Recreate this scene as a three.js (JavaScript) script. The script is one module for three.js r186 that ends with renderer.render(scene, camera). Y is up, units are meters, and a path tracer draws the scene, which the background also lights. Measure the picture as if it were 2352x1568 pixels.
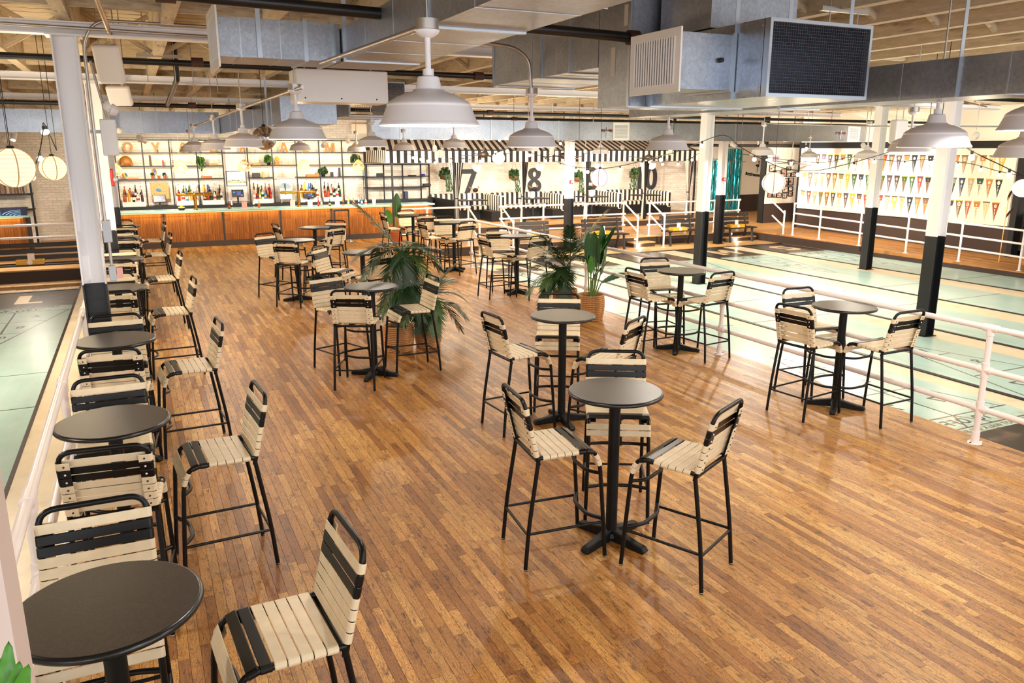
import * as THREE from 'three';
import { mergeGeometries } from 'three/addons/utils/BufferGeometryUtils.js';
import { RoundedBoxGeometry } from 'three/addons/geometries/RoundedBoxGeometry.js';
import { RectAreaLightUniformsLib } from 'three/addons/lights/RectAreaLightUniformsLib.js';
import { FontLoader } from 'three/addons/loaders/FontLoader.js';
import { TextGeometry } from 'three/addons/geometries/TextGeometry.js';

// ---------- camera, exposure ----------
const scene = new THREE.Scene();
const PITCH = 0.2395, YAW = 0.4398, FPX = 1810, EYE = 2.6;
const camera = new THREE.PerspectiveCamera(THREE.MathUtils.radToDeg(2 * Math.atan(784 / FPX)), 2352 / 1568, 0.05, 200);
camera.position.set(0, EYE, 0);
camera.rotation.set(-PITCH, -YAW, 0, 'YXZ');
camera.updateMatrixWorld(true);
const renderer = new THREE.WebGLRenderer();
renderer.toneMapping = THREE.LinearToneMapping;
renderer.toneMappingExposure = 0.45;
renderer.shadowMap.enabled = true;
RectAreaLightUniformsLib.init();
scene.background = new THREE.Color(0x000000);   // a closed room: nothing of the sky shows
// light levels of the fittings, set once here; each lamp is built further down with its own light
const LAMP = { pendant: 11, court: 30, warm: [1, 0.90, 0.78], lantern: 10, globe: 4.5, bulb: 2.0, track: 80, led: 13, window: 13 };
const TOP = 4.13;                                     // underside of the ceiling boards
const rgb = (a) => new THREE.Color().setRGB(a[0], a[1], a[2]);

// ---------- helpers ----------
let seed = 12345;
const rnd = () => { seed = (seed * 1664525 + 1013904223) >>> 0; return seed / 4294967296; };
const rr = (a, b) => a + (b - a) * rnd();
const V = (x, y, z) => new THREE.Vector3(x, y, z);
const hash = (x, y) => { let h = (x * 374761393 + y * 668265263) | 0; h = Math.imul(h ^ (h >>> 13), 1274126177); return ((h ^ (h >>> 16)) >>> 0) / 4294967296; };
function vnoise(x, y, px = 0, py = 0) {            // value noise, periodic when px, py are given
  const xi = Math.floor(x), yi = Math.floor(y), fx = x - xi, fy = y - yi;
  const w = (a, p) => (p ? ((a % p) + p) % p : a);
  const u = fx * fx * (3 - 2 * fx), v = fy * fy * (3 - 2 * fy);
  const a = hash(w(xi, px), w(yi, py)), b = hash(w(xi + 1, px), w(yi, py)), c = hash(w(xi, px), w(yi + 1, py)), d = hash(w(xi + 1, px), w(yi + 1, py));
  return a + (b - a) * u + (c - a) * v + (a - b - c + d) * u * v;
}
const fbm = (x, y, o = 4, px = 0, py = 0) => { let s = 0, a = 0.5, t = 0; for (let i = 0; i < o; i++) { s += a * vnoise(x, y, px, py); t += a; a *= 0.5; x *= 2; y *= 2; px *= 2; py *= 2; } return s / t; };
function dataTex(w, h, fn, srgb = true, rep = true) {
  const d = new Uint8Array(w * h * 4);
  for (let y = 0; y < h; y++) for (let x = 0; x < w; x++) { const c = fn(x / w, y / h, x, y), i = (y * w + x) * 4; for (let k = 0; k < 3; k++) d[i + k] = Math.max(0, Math.min(255, c[k])); d[i + 3] = 255; }
  const t = new THREE.DataTexture(d, w, h);
  if (srgb) t.colorSpace = THREE.SRGBColorSpace;
  if (rep) t.wrapS = t.wrapT = THREE.RepeatWrapping;
  t.magFilter = THREE.LinearFilter; t.minFilter = THREE.LinearMipmapLinearFilter; t.generateMipmaps = true; t.needsUpdate = true;
  return t;
}
function canvasTex(w, h, draw) {
  const c = document.createElement('canvas'); c.width = w; c.height = h;
  draw(c.getContext('2d'), w, h);
  const t = new THREE.CanvasTexture(c); t.colorSpace = THREE.SRGBColorSpace; t.magFilter = THREE.LinearFilter;
  return t;
}
const std = (color, roughness = 0.6, metalness = 0, extra = {}) => new THREE.MeshStandardMaterial({ color, roughness, metalness, ...extra });
const glow = (color, k) => new THREE.MeshStandardMaterial({ color: 0x222222, emissive: color, emissiveIntensity: k, roughness: 0.5 });

function merge(geos) {
  geos = Array.isArray(geos) ? geos.flat(9) : [geos];
  if (geos.length === 1) return geos[0];
  const keep = ['position', 'normal', 'uv'].concat(geos.every((g) => g.attributes.color) ? ['color'] : []);
  const mixed = geos.some((g) => !g.index) && geos.some((g) => g.index);
  geos = geos.map((g) => { if (mixed && g.index) g = g.toNonIndexed(); for (const k of Object.keys(g.attributes)) if (!keep.includes(k)) g.deleteAttribute(k); return g; });
  return mergeGeometries(geos, false);
}
const used = {};
function numbered(name) { const n = used[name] = (used[name] ?? -1) + 1; return n ? name + '_' + String(n).padStart(3, '0') : name; }
function mesh(name, geos, mat, parent = scene) {
  const m = new THREE.Mesh(merge(geos), mat); m.castShadow = m.receiveShadow = true;
  m.name = parent === scene ? numbered(name) : name;
  parent.add(m); return m;
}
function tag(o, label, category, group, kind) { o.userData.label = label; if (category) o.userData.category = category; if (group) o.userData.group = group; if (kind) o.userData.kind = kind; return o; }
function thing(name, label, category, pos = [0, 0, 0], turn = 0, group) {
  const o = new THREE.Group(); o.name = numbered(name); o.position.set(...pos); o.rotation.y = turn; scene.add(o);
  return tag(o, label, category, group);
}
function struct(name, geos, mat, label) { const m = mesh(name, geos, mat); m.userData.kind = 'structure'; if (label) m.userData.label = label; return m; }
function copy(o, label, pos, turn = 0, group) {
  const c = o.clone(); c.name = numbered(o.name.replace(/_\d{3}$/, '')); c.userData = { ...o.userData }; c.position.set(...pos); c.rotation.y = turn; scene.add(c);
  if (label) c.userData.label = label; if (group) c.userData.group = group; return c;
}
const ORD = ['first', 'second', 'third', 'fourth', 'fifth', 'sixth', 'seventh', 'eighth', 'ninth', 'tenth', 'eleventh', 'twelfth', 'thirteenth', 'fourteenth', 'fifteenth', 'sixteenth', 'seventeenth', 'eighteenth', 'nineteenth', 'twentieth'];

// geometry: every builder returns a BufferGeometry with uv in metres
function box(w, h, d, x = 0, y = 0, z = 0) {        // centred at x, y, z
  const g = new THREE.BoxGeometry(w, h, d), uv = g.attributes.uv, s = [[d, h], [d, h], [w, d], [w, d], [w, h], [w, h]];
  for (let i = 0; i < 24; i++) { const f = s[i >> 2]; uv.setXY(i, uv.getX(i) * f[0], uv.getY(i) * f[1]); }
  return g.translate(x, y, z);
}
const box2 = (x0, x1, y0, y1, z0, z1) => box(x1 - x0, y1 - y0, z1 - z0, (x0 + x1) / 2, (y0 + y1) / 2, (z0 + z1) / 2);
const rbox = (w, h, d, r, x = 0, y = 0, z = 0, seg = 2) => new RoundedBoxGeometry(w, h, d, seg, r).translate(x, y, z);
function rod(a, b, r, n = 10, r2 = r) {              // cylinder from a to b
  a = a.isVector3 ? a : V(...a); b = b.isVector3 ? b : V(...b);
  const d = b.clone().sub(a), L = d.length(), g = new THREE.CylinderGeometry(r2, r, L, n, 1);
  g.applyQuaternion(new THREE.Quaternion().setFromUnitVectors(V(0, 1, 0), d.normalize()));
  return g.translate((a.x + b.x) / 2, (a.y + b.y) / 2, (a.z + b.z) / 2);
}
function bar(a, b, w, h) {                           // rectangular bar from a to b
  a = V(...a); b = V(...b); const d = b.clone().sub(a), L = d.length(), g = box(w, h, L);
  const m = new THREE.Matrix4().lookAt(b, a, V(0, 1, 0)); g.applyMatrix4(m);
  return g.translate((a.x + b.x) / 2, (a.y + b.y) / 2, (a.z + b.z) / 2);
}
class Poly extends THREE.Curve {                     // polyline with rounded corners as a curve
  constructor(pts, rad = 0.04, closed = false) { super(); const p = pts.map((q) => (q.isVector3 ? q : V(...q))); const cp = new THREE.CurvePath(); let last = p[0];
    for (let i = 1; i < p.length - 1; i++) { const u = p[i - 1].clone().sub(p[i]), w = p[i + 1].clone().sub(p[i]), k = Math.min(rad, u.length() * 0.49, w.length() * 0.49); const a = p[i].clone().addScaledVector(u.normalize(), k), b = p[i].clone().addScaledVector(w.normalize(), k);
      if (last.distanceTo(a) > 1e-5) cp.add(new THREE.LineCurve3(last, a)); cp.add(new THREE.QuadraticBezierCurve3(a, p[i], b)); last = b; }
    cp.add(new THREE.LineCurve3(last, p[p.length - 1])); this.cp = cp; }
  getPoint(t, o = V(0, 0, 0)) { return o.copy(this.cp.getPoint(t)); }
}
function tube(pts, r, rad = 0.04, n = 8, per = 4) {  // bent tube: samples only where it bends
  const c = new Poly(pts, rad).cp.curves, q = [];
  for (const k of c) { if (k.isLineCurve3) { if (!q.length) q.push(k.v1.clone()); q.push(k.v2.clone()); } else for (let i = q.length ? 1 : 0; i <= per; i++) q.push(k.getPoint(i / per)); }
  return sweep(q, r, n);
}
function sweep(q, r, n = 8, close = true) {          // circular sweep along points with caps
  const pos = [], nor = [], uv = [], idx = []; let up = null, L = 0;
  for (let i = 0; i < q.length; i++) {
    const t = q[Math.min(i + 1, q.length - 1)].clone().sub(q[Math.max(i - 1, 0)]).normalize();
    if (!up) { up = Math.abs(t.y) < 0.9 ? V(0, 1, 0) : V(1, 0, 0); }
    const s = t.clone().cross(up).normalize(); up = s.clone().cross(t).normalize();
    if (i) L += q[i].distanceTo(q[i - 1]);
    const ri = typeof r === 'function' ? r(i / (q.length - 1)) : r;
    for (let k = 0; k <= n; k++) { const a = k / n * Math.PI * 2, d = s.clone().multiplyScalar(Math.cos(a)).addScaledVector(up, Math.sin(a)); pos.push(q[i].x + d.x * ri, q[i].y + d.y * ri, q[i].z + d.z * ri); nor.push(d.x, d.y, d.z); uv.push(L, k / n * ri * 6.28); }
  }
  for (let i = 0; i < q.length - 1; i++) for (let k = 0; k < n; k++) { const a = i * (n + 1) + k, b = a + n + 1; idx.push(a, b, a + 1, b, b + 1, a + 1); }
  if (close) for (const e of [0, q.length - 1]) { const t = q[e].clone().sub(q[e ? e - 1 : 1]).normalize(), c0 = pos.length / 3; pos.push(q[e].x, q[e].y, q[e].z); nor.push(t.x, t.y, t.z); uv.push(0, 0);
    for (let k = 0; k <= n; k++) { const j = (e * (n + 1) + k) * 3; pos.push(pos[j], pos[j + 1], pos[j + 2]); nor.push(t.x, t.y, t.z); uv.push(0, 0); }
    for (let k = 0; k < n; k++) e ? idx.push(c0, c0 + 1 + k + 1, c0 + 1 + k) : idx.push(c0, c0 + 1 + k, c0 + 1 + k + 1); }
  const g = new THREE.BufferGeometry(); g.setAttribute('position', new THREE.Float32BufferAttribute(pos, 3)); g.setAttribute('normal', new THREE.Float32BufferAttribute(nor, 3)); g.setAttribute('uv', new THREE.Float32BufferAttribute(uv, 2)); g.setIndex(idx); return g;
}
const lathe = (pts, n = 24, x = 0, y = 0, z = 0) => new THREE.LatheGeometry(pts.map((p) => new THREE.Vector2(p[0], p[1])), n).translate(x, y, z);
const ball = (r, x = 0, y = 0, z = 0, n = 14) => new THREE.SphereGeometry(r, n, Math.max(8, n * 0.7 | 0)).translate(x, y, z);
const cyl = (r0, r1, h, x = 0, y = 0, z = 0, n = 16) => new THREE.CylinderGeometry(r1, r0, h, n).translate(x, y + h / 2, z);   // stands on y
function extrude(pts, depth, bevel = 0) {            // shape in the xy plane, from z = 0 to depth
  const s = new THREE.Shape(pts.map((p) => new THREE.Vector2(p[0], p[1])));
  return new THREE.ExtrudeGeometry(s, { depth, bevelEnabled: bevel > 0, bevelSize: bevel, bevelThickness: bevel, bevelSegments: 1 });
}
function uvBy(g, fn) { const p = g.attributes.position, uv = []; for (let i = 0; i < p.count; i++) { const q = fn(p.getX(i), p.getY(i), p.getZ(i)); uv.push(q[0], q[1]); } g.setAttribute('uv', new THREE.Float32BufferAttribute(uv, 2)); return g; }
// a direction of the survey: the point of the plane z, x or y = const that the survey's sight line (u, v) meets
const survey = (u, v) => V((u - 1176) / FPX, (784 - v) / FPX, -1).applyEuler(camera.rotation);
const onZ = (u, v, z) => { const d = survey(u, v), t = z / d.z; return V(d.x * t, EYE + d.y * t, z); };
const onX = (u, v, x) => { const d = survey(u, v), t = x / d.x; return V(x, EYE + d.y * t, d.z * t); };
const onY = (u, v, y) => { const d = survey(u, v), t = (y - EYE) / d.y; return V(d.x * t, y, d.z * t); };
function pointLight(o, [x, y, z], color, cd, radius = 2) { const l = new THREE.PointLight(color, cd, 0, 2); l.position.set(x, y, z); l.castShadow = true; l.shadow.radius = radius; o.add(l); return l; }
const font = await new FontLoader().loadAsync('fonts/droid/droid_sans_bold.typeface.json');
function textGeo(s, size, depth) { const g = new TextGeometry(s, { font, size, depth, curveSegments: 6, bevelEnabled: false }); g.computeBoundingBox(); const b = g.boundingBox; return g.translate(-(b.min.x + b.max.x) / 2, -b.min.y, 0); }
// ---------- surface materials ----------
const oakTex = dataTex(1024, 1024, (u, v) => {       // 1.6 m along the grain, 0.64 m across: open-grained oak, worn
  const x = u * 160, y = v * 64;
  const w = fbm(u * 10, v * 16, 3, 10, 16), w2 = fbm(u * 20 + 7, v * 64, 3, 20, 64);
  let ring = Math.abs(Math.sin((y * 1.5 + w * 34 + w2 * 4) * 1.35)); ring = Math.pow(1 - ring, 2.6);
  const pore = Math.pow(vnoise(u * 48, v * 560, 48, 560), 4), fine = vnoise(u * 30, v * 900, 30, 900), patch = fbm(u * 8 + 3, v * 10, 4, 8, 10);
  const dark = Math.max(0, fbm(u * 20, v * 26, 4, 20, 26) - 0.60) * 3.0;
  const k = 1 - 0.46 * ring * (0.3 + w2) - 0.40 * pore * (0.4 + patch) - 0.10 * fine - 0.38 * Math.min(1, dark) + 0.22 * (patch - 0.5);
  return [234 * k, 175 * Math.pow(k, 1.18), 95 * Math.pow(k, 1.38)];
});
oakTex.repeat.set(1 / 1.6, 1 / 0.64);
const oakBump = dataTex(512, 512, (u, v) => { const k = 255 * (0.7 - 0.5 * Math.pow(vnoise(u * 90, v * 420, 90, 420), 4) - 0.2 * fbm(u * 12, v * 12, 3, 12, 12)); return [k, k, k]; }, false);
oakBump.repeat.set(1 / 1.6, 1 / 0.64);
const M = {};
M.oak = new THREE.MeshPhysicalMaterial({ map: oakTex, bumpMap: oakBump, bumpScale: 0.0006, roughness: 0.5, vertexColors: true, clearcoat: 0.18, clearcoatRoughness: 0.36 });
M.oakPlain = std(0xc98d52, 0.5, 0, { map: oakTex });
M.gap = std(0x3a2413, 0.9);
const plaster = dataTex(512, 512, (u, v) => { const a = fbm(u * 6, v * 6, 5, 6, 6), b = fbm(u * 40, v * 40, 3, 40, 40), c = Math.max(0, fbm(u * 14 + 5, v * 14, 4, 14, 14) - 0.6) * 3; const k = 0.9 + 0.12 * (a - 0.5) + 0.1 * (b - 0.5) - 0.22 * c; return [245 * k, 236 * k, 222 * k]; });
const timberTex = dataTex(512, 512, (u, v) => {      // old painted timber: long streaks, flaking
  const a = fbm(u * 4, v * 40, 4, 4, 40), b = fbm(u * 30, v * 60, 3, 30, 60), c = Math.max(0, fbm(u * 9, v * 22, 4, 9, 22) - 0.6) * 3.2;
  const k = 0.94 + 0.14 * (a - 0.5) + 0.14 * (b - 0.5) - 0.3 * Math.min(1, c); return [236 * k, 226 * k, 208 * k]; });
timberTex.repeat.set(0.5, 1);
M.timber = std(0xe6dccd, 0.85, 0, { map: timberTex });
M.timberDeck = M.timber;
M.steelWhite = std(0xf4f1f3, 0.42);
M.wallWhite = std(0xf3ece2, 0.8);
M.wallCream = std(0xf0e2cd, 0.8);
M.darkBrown = std(0x3a2a22, 0.7);
M.black = std(0x131315, 0.5);
M.blackPaint = std(0x17181b, 0.4, 0, { bumpMap: oakBump, bumpScale: 0.002 });
const brickTex = dataTex(512, 512, (u, v) => {       // painted brick, 6 x 15 courses per tile of 1.3 x 1.1 m
  const r = Math.floor(v * 15), uu = u * 6 + (r % 2) * 0.5, fx = uu - Math.floor(uu), fy = v * 15 - r, m = Math.min(fx * 3, (1 - fx) * 3, fy, 1 - fy);
  const j = m < 0.07 ? 0.93 : 1, t = 0.95 + 0.07 * (hash(Math.floor(uu) % 6, r) - 0.5) + 0.08 * (fbm(u * 40, v * 40, 3, 40, 40) - 0.5), k = j * t; return [246 * k, 238 * k, 228 * k]; });
brickTex.repeat.set(1 / 1.3, 1 / 1.1);
const brickBump = dataTex(512, 512, (u, v) => { const r = Math.floor(v * 15), uu = u * 6 + (r % 2) * 0.5, fx = uu - Math.floor(uu), fy = v * 15 - r, m = Math.min(fx * 3, (1 - fx) * 3, fy, 1 - fy); const k = m < 0.08 ? 60 : 200 + 40 * fbm(u * 40, v * 40, 3, 40, 40); return [k, k, k]; }, false);
brickBump.repeat.set(1 / 1.3, 1 / 1.1);
M.brick = std(0xfffaf2, 0.75, 0, { map: brickTex, bumpMap: brickBump, bumpScale: 0.008 });
const galvTex = dataTex(512, 512, (u, v) => { const a = fbm(u * 60, v * 60, 3, 60, 60), b = fbm(u * 5, v * 5, 4, 5, 5), c = vnoise(u * 200, v * 200, 200, 200); const k = 0.86 + 0.14 * (a - 0.5) + 0.10 * (b - 0.5) + 0.06 * (c - 0.5); return [218 * k, 221 * k, 228 * k]; });
const galvRough = dataTex(512, 512, (u, v) => { const k = 255 * (0.36 + 0.10 * fbm(u * 8, v * 8, 4, 8, 8) + 0.06 * vnoise(u * 80, v * 80, 80, 80)); return [k, k, k]; }, false);
M.galv = std(0xe2e4e8, 0.95, 0.85, { map: galvTex, roughnessMap: galvRough });
M.galvBright = std(0xe8eef6, 0.7, 0.9, { map: galvTex, roughnessMap: galvRough });
M.seam = std(0xb9c0c9, 0.35, 0.9);
M.whiteGloss = std(0xf4f0ee, 0.28);
M.blackTube = new THREE.MeshPhysicalMaterial({ color: 0x070708, roughness: 0.36, specularIntensity: 0.55 });
M.chrome = std(0xd0d0d0, 0.2, 1);
M.card = std(0xf2e6e0, 0.8);
M.cardPink = std(0xe8b0a8, 0.8);

// ---------- floor: oak strips, sunken courts, platforms ----------
const FX0 = -0.62, FX1 = 6.86, FZ0 = 2.6, FZ1 = -23.9, CY = -0.22;
{
  const fl = struct('floor', box2(FX0, FX1, CY, -0.012, FZ1, FZ0), M.gap, 'worn oak strip floor under the bar tables');
  const planks = []; const pw = 0.0576;
  const rows = Math.round((FX1 - FX0) / pw);
  const proj = (p) => p.clone().project(camera);
  for (let i = 0; i < rows; i++) {
    let z = FZ0 - rr(0, 0.8); const x0 = FX0 + i * pw;
    let far = FZ0;
    while (far > FZ1) {
      const L = rr(0.35, 1.25), n = Math.max(FZ1, Math.min(z, far) - 0); const z0 = far, z1 = Math.max(FZ1, (far === FZ0 ? z : far - L)); far = z1;
      if (z0 - z1 < 0.02) continue;
      const wear = fbm(x0 * 0.45 + 3, (z0 + z1) * 0.11, 3), t = rnd();
      let tone = t < 0.24 ? rr(0.50, 0.70) : t > 0.72 ? rr(1.0, 1.16) : rr(0.74, 0.96);
      tone *= 0.80 + 0.40 * wear; const red = rr(-0.03, 0.04);
      const a = proj(V(x0, 0, z0)), b = proj(V(x0 + pw, 0, z1)), c = proj(V(x0 + pw, 0, z0)), d = proj(V(x0, 0, z1));
      const area = (z0 > -0.6 || Math.abs((a.x + b.x) / 2) > 1.05 || (a.y + b.y) / 2 < -1.1) ? 0 : Math.abs((b.x - a.x) * (c.y - d.y) - (b.y - a.y) * (c.x - d.x));
      planks.push({ x0, z0, z1, tone, red, area, ou: rnd(), ov: rnd() });
    }
  }
  const top = (p) => {                                // a strip with eased edges: top and its four chamfers
    const e = 0.0006, g = 0.00035, x0 = p.x0 + g, x1 = p.x0 + pw - g, z0 = p.z0 - g, z1 = p.z1 + g, y = 0, yb = -0.006;
    const P = [[x0 + e, y, z0 - e], [x1 - e, y, z0 - e], [x1 - e, y, z1 + e], [x0 + e, y, z1 + e], [x0, yb, z0], [x1, yb, z0], [x1, yb, z1], [x0, yb, z1]];
    const F = [[0, 1, 2, 3], [4, 5, 1, 0], [5, 6, 2, 1], [6, 7, 3, 2], [7, 4, 0, 3]];
    const pos = [], uv = [], col = [], idx = [];
    const col3 = [p.tone * (1 + p.red), p.tone * p.tone * 0.5 + p.tone * 0.5, (p.tone * p.tone) * (1 - p.red)].map((v) => v * 0.86);
    for (const f of F) { const o = pos.length / 3; for (const k of f) { pos.push(...P[k]); uv.push(P[k][2] + p.ou * 1.6, P[k][0] - p.x0 + p.ov * 0.64); col.push(...col3); } idx.push(o, o + 1, o + 2, o, o + 2, o + 3); }
    const q = new THREE.BufferGeometry(); q.setAttribute('position', new THREE.Float32BufferAttribute(pos, 3)); q.setAttribute('uv', new THREE.Float32BufferAttribute(uv, 2)); q.setAttribute('color', new THREE.Float32BufferAttribute(col, 3)); q.setIndex(idx); q.computeVertexNormals(); return q;
  };
  planks.sort((a, b) => b.area - a.area);
  planks.slice(0, 298).forEach((p) => mesh('plank', top(p), M.oak, fl));
  const rest = mesh('plank_field', planks.slice(298).map(top), M.oak, fl); rest.userData.kind = 'stuff';
}
// courts
const courtTex = dataTex(512, 512, (u, v) => { const a = fbm(u * 5, v * 5, 5, 5, 5), b = fbm(u * 30, v * 30, 3, 30, 30), c = Math.max(0, fbm(u * 10 + 2, v * 10, 5, 10, 10) - 0.66) * 3.0; const k = 1 + 0.08 * (a - 0.5) + 0.05 * (b - 0.5) - 0.25 * c; return [240 * k, 222 * k, 190 * k]; });
courtTex.repeat.set(0.35, 0.35);
M.court = std(0xffffff, 0.33, 0, { map: courtTex });
const court = struct('court_floor', uvBy(box2(-9.5, 19.95, -0.5, CY, -19.95, 3.4), (x, y, z) => [x, z]), M.court, 'cream painted shuffleboard court floor, sunken beside the oak floor');
const LANE_W = 1.80, LZ0 = -3.2, LZ1 = -18.35, GZ0 = -4.86, GZ1 = -16.55;      // green playing bed between GZ0 and GZ1
const laneTex = canvasTex(256, 1664, (c, w, h) => {
  c.fillStyle = '#bfdcd2'; c.fillRect(0, 0, w, h);
  const px = w / LANE_W;
  for (let i = 0; i < 2600; i++) { const a = rnd(); c.fillStyle = a < 0.5 ? 'rgba(206,228,220,0.10)' : 'rgba(168,206,192,0.08)'; const s = rr(4, 40); c.fillRect(rr(-20, w), rr(-20, h), s, s * rr(1, 5)); }
  const line = (x0, y0, x1, y1, wd = 3) => { c.strokeStyle = '#3f403c'; c.lineWidth = wd; c.beginPath(); c.moveTo(x0, y0); c.lineTo(x1, y1); c.stroke(); };
  const end = () => {                                 // one scoring triangle, drawn from its base line
    const b = 0.46 * px, m = w / 2;
    line(0, 0.14 * px, w, 0.14 * px); line(0, b, w, b); line(0.05 * w, b, m - 4, b + 2.75 * px); line(0.95 * w, b, m + 4, b + 2.75 * px);
    line(0.2 * w, b + 0.92 * px, 0.8 * w, b + 0.92 * px); line(0.36 * w, b + 1.84 * px, 0.64 * w, b + 1.84 * px); line(m, b, m, b + 1.84 * px, 4);
    line(m - 30, 0.14 * px, m, b); line(m + 30, 0.14 * px, m, b); line(0, b + 4.6 * px, w, b + 4.6 * px);
    c.fillStyle = '#3f403c'; c.textAlign = 'center';
    const t = (s, x, y, z) => { c.save(); c.translate(x, y); c.rotate(Math.PI); c.font = 'bold ' + z + 'px sans-serif'; c.fillText(s, 0, z * 0.36); c.restore(); };
    t('7', m - 50, b + 0.46 * px, 38); t('7', m + 50, b + 0.46 * px, 38); t('8', m - 30, b + 1.38 * px, 38); t('8', m + 30, b + 1.38 * px, 38); t('10', m, b + 2.1 * px, 28); t('10  OFF', m, 0.3 * px, 30); t('DO NOT WALK ON BOARD', m, 0.065 * px, 15);
    for (let i = 0; i < 150; i++) { c.fillStyle = 'rgba(176,150,122,' + rr(0.15, 0.5) + ')'; const a = rnd() * rnd(); c.beginPath(); c.ellipse(rr(0.2, 0.95) * w, a * 0.7 * px, rr(1, 9), rr(1, 5), 0, 0, 7); c.fill(); }
  };
  end(); c.save(); c.translate(w, h); c.rotate(Math.PI); end(); c.restore();
});
M.lane = std(0xffffff, 0.26, 0, { map: laneTex });
const zoneTex = dataTex(256, 256, (u, v) => { const a = fbm(u * 5, v * 5, 5, 5, 5), c = Math.max(0, fbm(u * 12 + 2, v * 12, 5, 12, 12) - 0.6) * 4; const k = 0.9 + 0.3 * (a - 0.5); return [62 * k + 70 * Math.min(1, c), 54 * k + 52 * Math.min(1, c), 47 * k + 40 * Math.min(1, c)]; });
zoneTex.repeat.set(0.5, 0.5);
M.zone = std(0xffffff, 0.3, 0, { map: zoneTex });
M.letter = std(0xe6c9a0, 0.35);
const LANES = [[-3.06, 'L', 1.86], [6.92, 'P', 1.77], [9.1, 'A', 1.76], [11.45, 'L', 1.68], [13.85, 'M', 1.64], [16.2, 'S', 1.58]];
const LETTER = {
  L: [[[0, 0], [0.46, 0], [0.46, 0.14], [0.22, 0.14], [0.22, 0.92], [0, 0.92]]],
  P: [[[0, 0], [0.2, 0], [0.2, 0.3], [0.5, 0.3], [0.62, 0.42], [0.62, 0.8], [0.5, 0.92], [0, 0.92]]],
  A: [[[0, 0], [0.2, 0], [0.25, 0.2], [0.45, 0.2], [0.5, 0], [0.7, 0], [0.46, 0.92], [0.24, 0.92]]],
  M: [[[0, 0], [0.18, 0], [0.18, 0.55], [0.36, 0.15], [0.54, 0.55], [0.54, 0], [0.72, 0], [0.72, 0.92], [0.54, 0.92], [0.36, 0.5], [0.18, 0.92], [0, 0.92]]],
  S: [[[0, 0], [0.45, 0], [0.6, 0.14], [0.6, 0.42], [0.48, 0.54], [0.2, 0.58], [0.2, 0.74], [0.6, 0.74], [0.6, 0.92], [0.14, 0.92], [0, 0.78], [0, 0.5], [0.12, 0.4], [0.4, 0.36], [0.4, 0.18], [0, 0.18]]],
};
LANES.forEach(([x, ch, w], i) => {
  const flat = (x0, x1, z0, z1, y) => box2(x0, x1, CY - 0.03, CY + y, z1, z0);
  const g = flat(x, x + w, GZ0, GZ1, 0.004);
  mesh('lane_bed', uvBy(g, (px, py, pz) => [(px - x) / w, (pz - GZ1) / (GZ0 - GZ1)]), M.lane, court);
  mesh('standing_zone', uvBy(flat(x, x + w, GZ1, LZ1, 0.0035), (px, py, pz) => [px, pz]), M.zone, court);
  mesh('standing_zone', uvBy(flat(x, x + w, LZ0, GZ0, 0.0035), (px, py, pz) => [px, pz]), M.zone, court);
  const sh = LETTER[ch].map((p) => extrude(p, 0.004).rotateX(-Math.PI / 2)); const m = mesh('court_letter', sh, M.letter, court); m.position.set(x + (i ? 0.55 : 0.80), CY + 0.0015, GZ1 - 0.46); m.userData.label = 'cream painted letter ' + ch;
  mesh('gutter', box2(i ? x - 0.075 : x + w, i ? x : x + w + 0.07, CY - 0.02, CY + 0.012, LZ1, LZ0), M.black, court);
});
// the ledge along the left rail, the strip and the raised walk beyond the courts, the cabana deck and the ramp
struct('floor', uvBy(box2(-1.13, FX0, CY, 0, -19.8, FZ0), (x, y, z) => [x, z]), M.court, 'cream painted ledge beside the left rail');
struct('trim_1', box2(-1.165, -1.13, CY, 0.004, -19.8, FZ0), M.darkBrown, 'dark edging strip along the left ledge');
struct('trim_2', box2(-9.5, 19.9, CY - 0.02, CY + 0.012, -18.46, -18.37), M.black, 'black edging across the far end of the courts');
M.walk = std(0xe2b880, 0.5, 0, { map: timberTex });
struct('floor', uvBy(box2(-9.5, 19.9, CY - 0.1, CY + 0.003, -19.8, -18.46), (x, y, z) => [z, x]), M.walk, 'pale timber strip at the far end of the courts');
const PY = 0.05;
M.deckWood = std(0xe0ab6c, 0.5, 0, { map: timberTex });
for (const [x0, x1, n] of [[-9.5, FX0, 'left'], [FX1, 24.9, 'right']]) {
  const p = struct('platform', uvBy(box2(x0, x1, -0.5, PY, -26.4, -19.85), (x, y, z) => [x, z]), M.deckWood, 'raised timber walk on the ' + n + ' of the bar');
  mesh('riser', box2(x0, x1, CY, PY - 0.03, -19.85, -19.82), M.darkBrown, p);
  mesh('nosing', box2(x0, x1, PY - 0.03, PY, -19.85, -19.80), M.walk, p);
}
struct('floor', box2(FX0, FX1, -0.5, -0.001, -26.4, FZ1), M.darkBrown, 'dark floor behind the bar counter');
{ const p = struct('platform', uvBy(box2(8.95, 19.5, PY, 0.24, -26.2, -22.75), (x, y, z) => [x, z]), M.deckWood, 'cabana deck one step above the walk'); mesh('riser', box2(8.95, 19.5, PY, 0.215, -22.75, -22.72), M.darkBrown, p); }
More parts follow.
